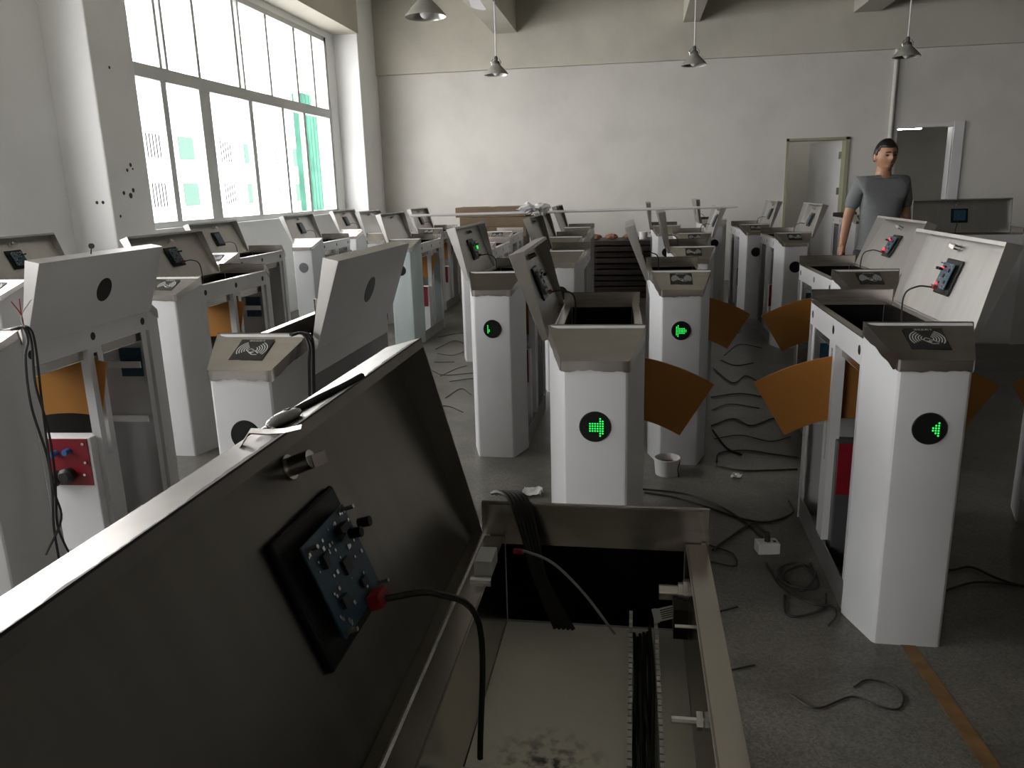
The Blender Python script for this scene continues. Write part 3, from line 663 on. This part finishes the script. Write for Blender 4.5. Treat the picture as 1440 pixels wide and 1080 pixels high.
rnd = random.Random(21); b = MB(); n = 150; d_ = .003
for i in range(n + 1):
    y = .002 + (LM - .004) * i / n; d_ = min(max(d_ + rnd.uniform(-.0014, .0014), .0006), .0065)
    for x_ in (.2884 - .0015, .2884 + .0003): b.v.append((x_, y, -.0006))
    b.v.append((.2884 + .0003, y, d_)); 
for i in range(n):
    k = i * 3
    for q in ((k, k + 1, k + 4, k + 3), (k + 1, k + 2, k + 5, k + 4)): b.f.append(q); b.mi.append(0)
b.build('torn_film_edge', mat('dark_torn_film', (.03, .027, .022), .6), lid_of(fore))

# ------------------------------------------------------------------ loose things on cabinets
lid_up = Vector((-math.sin(R(15)), 0, math.cos(R(15)))); lid_out = Vector((-math.cos(R(15)), 0, -math.sin(R(15))))
def on_strip(y, off): p = Vector((-.202, y, .93)) + lid_up * .289 + lid_out * off; return p
RS = (0, R(-15), 0)
p = on_strip(.618, .026)
fob = empty('key_fob', tuple(p)); fob.rotation_euler = (0, R(-15), R(-12))
f_ = MB().ellipsoid((0, 0, .006), (.009, .024, .006), 14, 8).build('fob_shell', mat('silver_plastic', (.45, .45, .46), .3, .6), fob, smooth=True)
MB().ellipsoid((0, .006, .0115), (.004, .005, .0012), 10, 6).build('fob_button', black, fob, smooth=True)
MB().lathe([(.0075, -.001), (.010, 0), (.0075, .001)], 14, (0, -.028, .003)).build('fob_ring', silver, fob)
tag(fob, 'silver key fob lying on the edge of the foreground lid', 'key fob')
p = on_strip(.572, .022); b = MB()
prof = [(-.022, .0), (-.010, .010), (.004, .004), (.016, .001), (.030, .0)]
k = 0
for i, (a, z) in enumerate(prof):
    for t in (-.007, .007): b.v.append((a, t + .002 * math.sin(i), z + .0012)); b.v.append((a, t + .002 * math.sin(i), z))
for i in range(4):
    o = i * 4; b.f += [(o, o + 2, o + 6, o + 4), (o + 1, o + 5, o + 7, o + 3), (o, o + 4, o + 5, o + 1), (o + 2, o + 3, o + 7, o + 6)]; b.mi += [0] * 4
b.f += [(0, 1, 3, 2), (16, 18, 19, 17)]; b.mi += [0, 0]
tag(b.build('metal_strip', steel, None, tuple(p), (0, R(-15), R(20)), smooth=True, angle=60), 'short bent piece of bright metal lying beside the key fob', 'metal strip')
pts = [on_strip(y, o) + lid_up * .0035 for y, o in ((.60, .030), (.64, .036), (.69, .026), (.73, .012), (.765, .006))]
tag(MB().tube(catmull(pts, 6), [.0035] * 25, 8).build('black_strap', rubber, None, smooth=True), 'black strap lying along the foreground lid edge behind the key fob', 'strap')

def wires(root, lists, r, ox, oy, yaw=0):
    for L in lists:
        q = [Vector((a - ox, b - oy, c)) for a, b, c in L]
        if yaw: q = [Matrix.Rotation(-yaw, 3, 'Z') @ v for v in q]
        MB().tube(catmull(q, 6), r, 6).build('hanging_wire', rubber, root, smooth=True)
wires(l0, [[(-2.02, 2.24, .995), (-1.985, 2.25, 1.0), (-1.965, 2.24, .96), (-1.965, 2.215, .90), (-1.965, 2.204, .748), (-1.965, 2.232, .565), (-1.965, 2.228, .438), (-1.965, 2.206, .316), (-1.965, 2.203, .184)],
           [(-2.02, 2.26, .994), (-1.985, 2.262, 1.0), (-1.962, 2.25, .95), (-1.962, 2.235, .813), (-1.962, 2.254, .659), (-1.962, 2.251, .507), (-1.962, 2.235, .409), (-1.962, 2.222, .295), (-1.962, 2.274, .12)],
           [(-2.02, 2.27, .992), (-1.985, 2.272, .998), (-1.958, 2.26, .95), (-1.958, 2.245, .761), (-1.958, 2.232, .565), (-1.958, 2.228, .438), (-1.958, 2.237, .329), (-1.958, 2.142, .241)]], .0042, -2.205, 2.134, .062)
for q, m_ in (((-1.985, 2.215, 1.09), redwire), ((-1.975, 2.24, 1.095), redwire), ((-1.968, 2.285, 1.085), inkw)):
    wb_ = MB().tube(catmull([Vector((-1.982 + 2.205, 2.245 - 2.134, .99)), Vector((-1.98 + 2.205, 2.243 - 2.134, 1.04)), Vector((q[0] + 2.205, q[1] - 2.134, q[2]))], 5), .002, 5).build('frayed_wire', m_, l0, smooth=True)
MB().lathe([(.009, -.004), (.011, 0), (.009, .004)], 10, (-1.985 + 2.205, 2.25 - 2.134, 1.002)).build('cable_tie', whitepl, l0)
wires(l1, [[(-1.03, 2.20, .985), (-1.01, 2.235, .987), (-.985, 2.235, .96), (-.978, 2.225, .92), (-.978, 2.21, .83), (-.978, 2.19, .70), (-.978, 2.20, .5)],
           [(-1.04, 2.21, .986), (-1.005, 2.225, .986), (-.982, 2.215, .95), (-.98, 2.20, .90), (-.98, 2.185, .82), (-.98, 2.16, .70), (-.98, 2.15, .5)],
           [(-1.02, 2.25, .985), (-.99, 2.25, .975), (-.978, 2.236, .938), (-.978, 2.217, .83), (-.978, 2.208, .70), (-.978, 2.22, .5)]], .0045, -1.152, 2.087)
for r_ in (r1, r2_):                                  # drive boxes of the two right cabinets: bay shade put into a darker colour
    for c_ in r_.children:
        if c_.name.startswith('drive_box'): c_.data = c_.data.copy(); c_.data.materials[0] = mat('shade_darkened_box', (.06, .06, .062), .3)
# red and orange status lights
for (lx, ly) in ((.175, .425), (.118, .425)):
    zz = LD0 + (.05 - LD0) * lx / .288 - .027
    MB().ellipsoid((0, 0, 0), (.004, .005, .004), 8, 6).build('status_light', ledr, lid_of(r1), (-lx, ly, zz), smooth=True)
    MB().ellipsoid((0, 0, 0), (.007, .007, .005), 8, 6).build('status_light', ledr, lid_of(r2_), (-lx, ly, zz), smooth=True)
for zz in (.672, .655): MB().ellipsoid((0, 0, 0), (.004, .006, .006), 8, 6).build('status_light', ledo, r1, (-.03, .33, zz), smooth=True)
MB().box(-.06, .06, -.004, .004, -.07, .07).build('sensor_board', dark, r1, (-.03, .34, .66))
MB().ellipsoid((0, 0, 0), (.012, .012, .004), 8, 6).build('status_light', ledg, lid_of(p2), (.15, .43, .006), smooth=True)

# ------------------------------------------------------------------ pendant lamps
lampb = None
def pendant(x, y, z, label):
    L = empty('pendant_lamp', (x, y, z)); tag(L, label, 'lamp', 'metal pendant lamps')
    zc = (3.58 if False else ZC) - z
    b = MB().lathe([(.150, 0), (.147, .012), (.10, .065), (.058, .105), (.045, .125)], 28)
    b.lathe([(.147, .001), (.144, .013), (.098, .063), (.056, .102), (.02, .104)], 28, mi=1)
    b.build('shade', [lamp_o, lamp_m], L, smooth=True)
    MB().lathe([(.045, .125), (.042, .15), (.022, .165), (.022, .20), (.012, .215)], 16).build('socket', mat('dark_socket', (.10, .10, .09), .5, .5), L, smooth=True)
    for s in (-1, 1): MB().tube([(s * .05, 0, .115), (s * .062, 0, .15), (s * .035, 0, .185)], .004, 6).build('yoke', silver, L)
    MB().ellipsoid((0, 0, .045), (.048, .048, .058), 14, 10).build('bulb', bulb_m, L, smooth=True)
    MB().tube([(0, 0, .21), (0, 0, zc)], .009, 8).build('rod', rodm, L, smooth=True)
pendant(-1.70, 10.0, 2.76, 'metal cone pendant lamp hanging left of centre before the back wall')
pendant(.657, 10.0, 2.755, 'metal cone pendant lamp hanging in the middle before the back wall')
pendant(3.0, 10.0, 2.73, 'metal cone pendant lamp hanging above the man and right doorway')
pendant(-1.53, 6.0, 2.635, 'larger nearby pendant lamp cut by the top picture edge beside the window')
def fan(x, y, z, a0, label):
    Fo = empty('ceiling_fan', (x, y, z), R(a0)); tag(Fo, label, 'ceiling fan', 'white ceiling fans')
    fm = mat('fan_white_enamel', (.66, .65, .68), .35)
    MB().lathe([(.0001, -.06), (.07, -.055), (.11, -.02), (.11, .03), (.06, .07), (.02, .08)], 24).build('motor_housing', fm, Fo, smooth=True)
    MB().tube([(0, 0, .07), (0, 0, ZC - z)], .012, 8).build('downrod', rodm, Fo, smooth=True)
    for k in range(3):
        bl = MB().prism([(.14, -.05), (.60, -.075), (.66, -.05), (.67, 0), (.66, .05), (.60, .075), (.14, .05)], lambda x, y: -.02 + y * .2, lambda x, y: -.014 + y * .2).build('blade', fm, Fo, (0, 0, 0), (0, 0, R(120 * k)))
        MB().box(.08, .2, -.015, .015, -.014, -.006).build('blade_arm', steel, bl)
fan(-1.50, 7.6, 3.16, -25, 'white ceiling fan at the top edge left of the ceiling beam')
fan(.70, 8.6, 3.42, 20, 'ceiling fan barely showing at the top edge above the middle lamp')

# ------------------------------------------------------------------ stock at the back
bx = MB().box(-.48, .48, -.25, .25, 0, .13).mesh('cardboard_box', card); bevel(bx, .006)
tape = MB().box(-.03, .03, -.2505, .2505, .1295, .1308).mesh('packing_tape', mat('tan_tape', (.34, .25, .14), .4))
for k in range(9):
    lab = ['bottom', 'eighth from top', 'seventh from top', 'sixth from top', 'fifth from top', 'fourth from top', 'third from top', 'second from top', 'topmost'][k] + ' flat cardboard box of the pile by the back wall'
    o = link('cardboard_box', bx, None, (-1.92 + (.05 if k == 7 else -.03 * (k % 2)), 10.75, k * .131), (0, 0, R((k * 37 % 5) - 2) * .6)); tag(o, lab, 'box', 'cardboard boxes piled at the back')
    link('packing_tape', tape, o)
bd = MB().box(-.62, .62, -.35, .35, 0, .055).mesh('wooden_board', board_m); bevel(bd, .003)
rnd = random.Random(4)
for k in range(10):
    lab = ['bottom', 'second from bottom', 'third from bottom', 'fourth from bottom', 'fifth from bottom', 'fifth from top', 'fourth from top', 'third from top', 'second from top', 'topmost'][k] + ' dark board of the stack before the back wall'
    o = link('wooden_board', bd, None, (-.05 + rnd.uniform(-.04, .04), 10.45 + rnd.uniform(-.04, .04), k * .074 + .012), (0, 0, rnd.uniform(-.03, .03))); tag(o, lab, 'board', 'stacked dark boards')
    for x_ in (-.5, .5): link('spacer_batten', box_mesh('spacer_batten', .06, .6, .018, card), o, (x_, 0, -.0095))
hb = MB()
rnd = random.Random(9)
for k in range(3):
    o = MB().ellipsoid((0, 0, .035), (.09, .06, .035), 10, 6, jitter=.15).build('cloth_bundle', mat('rust_cloth', (.24, .11, .07), .9, 0, .3, 20), None, (-.52 + k * .22, 10.35, .735)); tag(o, ['left', 'middle', 'right'][k] + ' crumpled rust-coloured cloth lying on the stacked boards', 'cloth', 'cloths on the boards')
pb = MB().lathe([(.0001, 0), (.05, 0), (.055, .09), (.05, .095), (.045, .09), (.0001, .085)], 14).build('white_tub', whitepl, None, (.10, 10.3, .735), smooth=True); tag(pb, 'small white tub standing on the stacked boards', 'tub')
gb = MB().ellipsoid((0, 0, .06), (.13, .09, .06), 12, 8, jitter=.3).build('dark_green_bundle', mat('dark_green_plastic', (.015, .03, .015), .5), None, (.32, 10.55, .765)); tag(gb, 'dark green bundle lying on the stacked boards behind the tub', 'bundle')
# rod resting across open lids, and the clear wrap
rod = MB().tube([(-1.62, 5.62, 1.232), (.74, 6.06, 1.232)], .010, 10).build('long_rod', rodm, None, smooth=True); tag(rod, 'long thin white rod laid across the open lids', 'rod')
wr = MB(); rnd = random.Random(2); random.seed(2)
for k in range(9): wr.ellipsoid((rnd.uniform(-.09, .09), rnd.uniform(-.06, .06), rnd.uniform(.01, .05)), (rnd.uniform(.03, .06), rnd.uniform(.03, .05), rnd.uniform(.012, .03)), 9, 6, jitter=.3)
wr = wr.build('clear_wrap', wrapm, None, (-.73, 5.57, 1.232)); wr['kind'] = 'stuff'; tag(wr, 'crumpled clear plastic wrap on top of a steel lid', 'plastic wrap')

# ------------------------------------------------------------------ floor litter
PATHS = {
'main': [(0.05, 3.46), (0.2, 3.42), (0.34, 3.31), (0.46, 3.21), (0.57, 3.18), (0.68, 3.29), (0.70, 3.42)],
'main2': [(0.05, 3.5), (0.23, 3.47), (0.38, 3.34), (0.48, 3.14), (0.54, 3.01)],
'adcord': [(0.54, 3.04), (0.51, 3.16), (0.37, 2.98), (0.31, 2.89)],
'loopA': [(0.31, 2.93), (0.39, 2.86), (0.38, 2.77), (0.3, 2.78)],
'coil': [(0.67, 2.81), (0.65, 2.62), (0.55, 2.62), (0.53, 2.74), (0.61, 2.8), (0.66, 2.72), (0.6, 2.6), (0.55, 2.68), (0.62, 2.76), (0.65, 2.7)],
'coil2': [(0.5, 2.79), (0.52, 2.6), (0.6, 2.49), (0.68, 2.50), (0.66, 2.43), (0.62, 2.37)],
'coil3': [(0.52, 2.55), (0.51, 2.43), (0.57, 2.41), (0.64, 2.48), (0.67, 2.57)],
'snake': [(0.63, 2.06), (0.67, 2.1), (0.73, 2.08), (0.76, 2.03), (0.73, 1.97), (0.68, 1.98), (0.61, 2.0), (0.51, 1.95), (0.44, 1.99)],
'right': [(1.05, 2.85), (1.15, 2.80), (1.24, 2.84), (1.28, 2.76), (1.36, 2.70), (1.5, 2.68)],
'right2': [(1.05, 2.62), (1.12, 2.66), (1.23, 2.72), (1.36, 2.71), (1.5, 2.66)],
'mid1': [(0.42, 3.87), (0.53, 3.81), (0.67, 3.81), (0.81, 3.85)], 'mid2': [(0.43, 3.92), (0.45, 4.06), (0.6, 4.11), (0.74, 4.06), (0.85, 4.01)],
'mid3': [(0.46, 4.55), (0.6, 4.71), (0.7, 4.57), (0.85, 4.72), (0.90, 4.58)], 'mid4': [(0.52, 5.2), (0.71, 5.3), (0.89, 5.22)],
'mid5': [(0.62, 6.05), (0.7, 5.6), (0.83, 5.83), (0.91, 5.51)], 'mid6': [(0.45, 4.48), (0.5, 4.16), (0.56, 4.05)],
'fan1': [(0.75, 6.58), (0.93, 7.05), (1.10, 6.89)], 'fan2': [(0.9, 7.39), (1.02, 7.8), (.95, 8.3)],
'lw1': [(-1.90, 7.35), (-1.78, 7.54), (-1.63, 7.62)], 'lw2': [(-1.79, 6.76), (-1.7, 7.17), (-1.5, 6.83), (-1.55, 6.52), (-1.72, 6.58)], 'lw3': [(-1.67, 6.23), (-1.5, 6.24)],
'lw4': [(-1.48, 5.73), (-1.42, 6.0), (-1.35, 6.1)], 'lw5': [(-1.3, 5.1), (-1.23, 5.34), (-1.12, 5.19)], 'lw6': [(-1.38, 5.55), (-1.22, 5.67), (-1.05, 5.6)],
'lw7': [(-1.6, 5.9), (-1.45, 5.75), (-1.2, 5.85), (-1.05, 5.8)], 'lw8': [(-1.4, 4.8), (-1.25, 4.9), (-1.1, 4.75)], 'lw9': [(-1.75, 7.9), (-1.6, 8.1), (-1.75, 8.5), (-1.6, 8.8)],
'floor_l': [(-1.85, 3.6), (-1.7, 3.5), (-1.5, 3.62), (-1.3, 3.55)], 'm7': [(.5, 4.9), (.62, 5.05), (.8, 4.95)], 'm8': [(.45, 4.3), (.6, 4.38), (.75, 4.28), (.88, 4.36)], 'm9': [(.7, 6.4), (.8, 6.2), (.95, 6.3)],
'short1': [(.28, 2.42), (.36, 2.46)], 'short2': [(.30, 2.10), (.37, 2.12)],
}
NAMES = {'main': 'long black power cable curving from the cabinet base past the white adapter', 'adcord': 'black cord bending back from the white adapter plug', 'loopA': 'short black cord loop just right of the foreground cabinet',
 'coil': 'coiled black cable heaped beside the nearest right cabinet', 'coil2': 'black cable end trailing in front of the coil', 'coil3': 'thin black wire loop nearest the foot of the right cabinet', 'snake': 'lone black wire lying in a hook shape on the bare floor',
 'right': 'black cable arching out right of the nearest right cabinet', 'right2': 'straight black cable right of the nearest right cabinet', 'floor_l': 'black wire on the floor behind the left card-reader cabinet',
 'short1': 'short black wire scrap beside the far tray corner', 'short2': 'short black wire scrap beside the tray side', 'main2': 'black cable running beside the long one towards the adapter'}
ORD = ['nearest', 'second nearest', 'third nearest', 'fourth nearest', 'fifth nearest', 'sixth nearest', 'seventh nearest', 'eighth nearest', 'ninth nearest', 'tenth nearest', 'farthest']
my_ = lambda k: sum(q[1] for q in PATHS[k]) / len(PATHS[k])
LEFTW = sorted([k for k in PATHS if k not in NAMES and k.startswith('lw')], key=my_); MIDW = sorted([k for k in PATHS if k not in NAMES and not k.startswith('lw')], key=my_)
def cable_lab(k):
    if k in NAMES: return NAMES[k], None
    if k in LEFTW: return ORD[LEFTW.index(k)] + ' thin black wire on the bright floor between the left rows', 'wires on the floor of the left lane'
    return ORD[MIDW.index(k)] + ' black cable of the tangle across the middle lane floor', 'cables on the floor of the middle lane'
for i, (k, P_) in enumerate(PATHS.items()):
    r = .0042 if k[:2] in ('ma', 'co', 'mi', 'ri', 'ad') else .0028
    rnd = random.Random(i); pts = []
    for j, q in enumerate(P_): pts.append((q[0] + rnd.uniform(-.01, .01), q[1] + rnd.uniform(-.01, .01), r + .0006 + (.004 * (j % 3) if 'coil' in k else .0) + .0008 * (i % 5)))
    o = MB().tube(catmull(pts, 8), r, 6).build('power_cable' if r > .003 else 'loose_wire', rubber, None, smooth=True)
    lb_, g_ = cable_lab(k); tag(o, lb_, 'cable', g_)
ad = empty('power_adapter', (.521, 2.905, 0), R(10))
link('adapter_body', box_mesh('adapter_body', .085, .06, .045, whitepl, .005, True), ad)
MB().lathe([(.012, .045), (.010, .07), (.005, .085), (.0001, .086)], 10, (0, .0, 0)).build('plug', rubber, ad, smooth=True)
MB().box(.02, .032, -.012, .002, .0449, .0458).build('socket_slot', black, ad)
tag(ad, 'white plug adapter with black plug lying on the floor', 'adapter')
wbx = empty('small_tub', (.17, 3.74, 0), R(4))
b = MB().lathe([(.058, 0), (.066, .085), (.062, .086), (.054, .006), (.0001, .006)], 18); b.build('tub_body', whitepl, wbx, smooth=True)
MB().lathe([(.0001, .05), (.060, .052)], 18).build('tub_content', mat('dark_red_paint', (.12, .015, .02), .5), wbx)
MB().tube([(.06, -.02, .08), (.045, -.06, .04), (.05, -.065, .004)], .003, 6).build('tub_handle', rubber, wbx)
tag(wbx, 'white tub with dark red inside on the floor below the orange flap', 'tub')
stk_ = MB().tube([(.03, 3.50, .004), (.30, 3.52, .55)], .0025, 6)
pc = MB()
random.seed(12)
for (i, j) in ((0, 0),):
    n = 6
    for a in range(n):
        for c_ in range(n): pc.v.append((a * .018 - .05 + random.uniform(-.004, .004), c_ * .014 - .04 + random.uniform(-.004, .004), .004 + random.uniform(0, .028)))
    for a in range(n - 1):
        for c_ in range(n - 1): pc.f.append((a * n + c_, a * n + c_ + 1, (a + 1) * n + c_ + 1, (a + 1) * n + c_)); pc.mi.append(0)
o = pc.build('paper_scrap', paperm, None, (-.46, 3.41, 0)); so = o.modifiers.new('thick', 'SOLIDIFY'); so.thickness = .001
tag(o, 'crumpled white paper scrap on the floor behind the foreground cabinet', 'paper')
o = link('paper_scrap', o.data, None, (.50, 3.72, 0), (0, 0, 1.1)); tag(o, 'small white paper scrap on the floor of the middle lane', 'paper'); o.scale = (.6, .6, .5)
so = o.modifiers.new('thick', 'SOLIDIFY'); so.thickness = .001
# painted line on the floor
ol = MB().box(-.022, .022, -.75, .42, .0002, .0016).build('painted_line', ochre, None, (.868, 1.88, 0), (0, 0, R(3))); tag(ol, 'worn ochre line painted on the floor at lower right', 'floor line')

# ------------------------------------------------------------------ the man
def eval_mesh(o):
    dg = bpy.context.evaluated_depsgraph_get(); dg.update(); me = bpy.data.meshes.new_from_object(o.evaluated_get(dg)); return me
def skin(verts, edges, radii, sub=2, root=0):
    me = bpy.data.meshes.new('sk'); me.from_pydata(verts, edges, []); o = bpy.data.objects.new('sk', me); C.objects.link(o)
    m = o.modifiers.new('s', 'SKIN')
    for i, r in enumerate(radii): me.skin_vertices[0].data[i].radius = r if isinstance(r, tuple) else (r, r)
    me.skin_vertices[0].data[root].use_root = True
    o.modifiers.new('d', 'SUBSURF').levels = sub; o.modifiers['d'].render_levels = sub
    out = eval_mesh(o); bpy.data.objects.remove(o); return out
def chain(items):
    V, E, Rr = [], [], []
    for (parent, p, r) in items:
        if parent is not None: E.append((parent, len(V)))
        V.append(p); Rr.append(r)
    return V, E, Rr
SHL, ELL, WRL, HAL = (-.165, .02, 1.375), (-.215, .07, 1.13), (-.27, .0, .92), (-.285, -.015, .86)
SHR, ELR, WRR, HAR = (.165, .02, 1.375), (.215, .05, 1.13), (.235, -.04, .92), (.237, -.06, .86)
body_items = [
 (None, (0, .0, .93), (.120, .080)), (0, (0, -.003, 1.05), (.115, .080)), (1, (0, .0, 1.20), (.130, .090)), (2, (0, .01, 1.32), (.125, .082)), (3, (0, .012, 1.40), (.075, .062)), (4, (0, .0, 1.45), (.056, .056)), (5, (0, -.01, 1.51), (.055, .058)), (6, (0, -.012, 1.57), (.055, .06)),
 (3, SHL, .056), (8, ELL, .042), (9, WRL, .030), (10, tuple(Vector(WRL) + (Vector(HAL) - Vector(WRL)).normalized() * .03), .027),
 (3, SHR, .056), (12, ELR, .042), (13, WRR, .030), (14, tuple(Vector(WRR) + (Vector(HAR) - Vector(WRR)).normalized() * .03), .027),
 (0, (-.08, .0, .84), .075), (16, (-.10, -.05, .50), .058), (17, (-.10, .03, .09), .042), (18, (-.10, -.09, .045), .035),
 (0, (.08, .0, .84), .075), (20, (.11, .06, .50), .058), (21, (.12, .16, .10), .042), (22, (.12, .06, .045), .035)]
V, E, Rr = chain(body_items)
bm = bmesh.new(); me = skin(V, E, Rr); bm.from_mesh(me)
# head: a shaped ellipsoid with jaw, brow, nose, lips and ears
hd = MB().ellipsoid((0, 0, 0), (1, 1, 1), 40, 28)
hv = []
for (x, y, z) in hd.v:
    X, Y, Z = x * .074, y * .093, z * .115
    if z < 0: X *= 1 - .34 * (-z) ** 1.5; Y *= 1 - .12 * (-z)                       # jaw tapers
    if y < 0:
        Y *= .94
        if z < -.55: Y -= .012                                                    # chin
        g = lambda cx, cz, sx, sz: math.exp(-((x - cx) / sx) ** 2 - ((z - cz) / sz) ** 2)
        Y -= .022 * g(0, -.12, .16, .16) * (1 if z < .15 else .4) + .010 * g(0, .08, .12, .22)          # nose
        Y += .010 * (g(.38, .08, .2, .13) + g(-.38, .08, .2, .13))                # eye sockets
        Y -= .006 * (g(.35, .27, .35, .1) + g(-.35, .27, .35, .1))                # brow
        Y -= .006 * g(0, -.50, .26, .09)                                          # lips
    hv.append((X, Y, Z))
hd.v = hv
for s in (-1, 1): hd.ellipsoid((s * .076, .012, -.005), (.010, .022, .032), 10, 8)
turn = Matrix.Translation((0, -.018, 1.566)) @ Matrix.Rotation(R(3), 4, 'Z') @ Matrix.Rotation(R(4), 4, 'X')
hme = hd.mesh('h', skin_m); hme.transform(turn); bm.from_mesh(hme)
def hand(wr_, d, side):
    """palm and five unequal curled fingers hanging down from the wrist"""
    b = []; w_ = Vector(wr_); d = Vector(d).normalized(); s = Vector((0, -1, 0)); s = (s - d * s.dot(d)).normalized(); n = d.cross(s) * side
    out = [skin(*chain([(None, w_ - d * .02, (.026, .02)), (0, w_ + d * .045, (.032, .016)), (1, w_ + d * .085, (.034, .014))])[:3], sub=2)]
    for k, (o_, L_) in enumerate(((.028, .066), (.009, .075), (-.010, .070), (-.028, .055))):
        p0 = w_ + d * .075 + s * o_; p1 = p0 + d * L_ * .45 + n * .006; p2 = p1 + d * L_ * .33 + n * .016; p3 = p2 + d * L_ * .18 + n * .020
        out.append(skin(*chain([(None, p0, .0095), (0, p1, .009), (1, p2, .008), (2, p3, .007)]), sub=1))
    q0 = w_ + d * .025 + s * .022; q1 = q0 + d * .03 + s * .024 + n * .006; q2 = q1 + d * .032 + s * .006 + n * .008
    out.append(skin(*chain([(None, q0, .012), (0, q1, .0105), (1, q2, .008)]), sub=1))
    return out
for (w_, h_, sd) in ((WRL, HAL, 1), (WRR, HAR, -1)):
    for m_ in hand(w_, Vector(h_) - Vector(w_), sd): bm.from_mesh(m_)
me = bpy.data.meshes.new('body'); bm.to_mesh(me); bm.free()
o = bpy.data.objects.new('tmp', me); C.objects.link(o); rm = o.modifiers.new('r', 'REMESH'); rm.mode = 'VOXEL'; rm.voxel_size = .006
bme = eval_mesh(o); bpy.data.objects.remove(o)
bm = bmesh.new(); bm.from_mesh(bme); seen = set(); comps = []     # keep the outer skin only, drop enclosed voids
for v in bm.verts:
    if v in seen: continue
    st = [v]; seen.add(v); c_ = []
    while st:
        a = st.pop(); c_.append(a)
        for e in a.link_edges:
            b_ = e.other_vert(a)
            if b_ not in seen: seen.add(b_); st.append(b_)
    comps.append(c_)
comps.sort(key=len); bmesh.ops.delete(bm, geom=[v for c_ in comps[:-1] for v in c_], context='VERTS'); bm.to_mesh(bme); bm.free()
bme.materials.clear(); bme.materials.append(skin_m)
bme.polygons.foreach_set('use_smooth', [True] * len(bme.polygons))
man = empty('person', (1.86, 6.5, 0), R(8)); tag(man, 'man in a grey t-shirt walking among the cabinets near the doorway', 'person')
link('body', bme, man)
# t-shirt: torso plus short sleeves, slightly larger than the body
mid = lambda a, b, t: tuple(a[i] + (b[i] - a[i]) * t for i in range(3))
sh = chain([(None, (0, .0, .70), (.172, .130)), (0, (0, -.003, 1.02), (.155, .113)), (1, (0, .0, 1.20), (.162, .118)), (2, (0, .01, 1.325), (.148, .102)), (3, (0, .012, 1.405), (.092, .074)), (4, (0, .006, 1.425), (.078, .070)),
 (3, SHL, .068), (6, mid(SHL, ELL, .45), .064), (7, mid(SHL, ELL, .85), .060), (3, SHR, .068), (9, mid(SHR, ELR, .45), .064), (10, mid(SHR, ELR, .85), .060)])
sm_ = skin(*sh); sm_.materials.clear(); sm_.materials.append(shirt_m); sm_.polygons.foreach_set('use_smooth', [True] * len(sm_.polygons)); link('t_shirt', sm_, man)
tr = chain([(None, (0, .0, .96), (.162, .116)), (0, (-.085, .0, .82), .105), (1, (-.10, -.05, .50), .078), (2, (-.10, .03, .10), .064), (0, (.085, .0, .82), .105), (4, (.11, .06, .50), .078), (5, (.12, .16, .10), .064)])
tm = skin(*tr); tm.materials.clear(); tm.materials.append(trous_m); tm.polygons.foreach_set('use_smooth', [True] * len(tm.polygons)); link('trousers', tm, man)
for (x_, y_, a_) in ((-.10, -.05, 0), (.12, .10, 0)):
    sm2 = MB().ellipsoid((0, 0, .045), (.05, .13, .045), 14, 8).mesh('shoe', rubber, True); link('shoe', sm2, man, (x_, y_, 0))
# hair: cap over the skull, short at the sides, fringe swept on the forehead
hb = MB().ellipsoid((0, 0, 0), (1, 1, 1), 36, 24); hv = []; keep = []
for (x, y, z) in hb.v:
    hv.append((x * .083, y * .101 + .006, z * .122 + .008 + (.003 * math.sin(x * 9) if z > .6 and y < 0 else 0)))
def hair_ok(x, y, z): return z > (.44 + .10 * abs(x) if y < -.25 else (.05 if y < .2 else -.35))
fs = []
for f in hb.f:
    c_ = [sum(hb.v[i][k] for i in f) / len(f) for k in range(3)]
    if hair_ok(*c_): fs.append(f)
hb.v = hv; hb.f = fs; hb.mi = [0] * len(fs); hm_ = hb.mesh('hair', hair_m, True)
hm_.transform(turn); ho = link('hair', hm_, man); so = ho.modifiers.new('thick', 'SOLIDIFY'); so.thickness = .012
for s in (-1, 1):
    e_ = MB().ellipsoid((s * .030, -.0785, .010), (.0125, .006, .0055), 10, 6).mesh('eye', black, True); e_.transform(turn); link('eye', e_, man)
    e_ = MB().tube([(s * .012, -.092, .031), (s * .030, -.092, .036), (s * .046, -.080, .031)], .0035, 6).mesh('eyebrow', hair_m, True); e_.transform(turn); link('eyebrow', e_, man)
e_ = MB().tube([(-.018, -.080, -.060), (0, -.0885, -.058), (.018, -.080, -.060)], .0045, 6).mesh('lips', mat('lips', (.22, .075, .06), .5), True); e_.transform(turn); link('lips', e_, man)
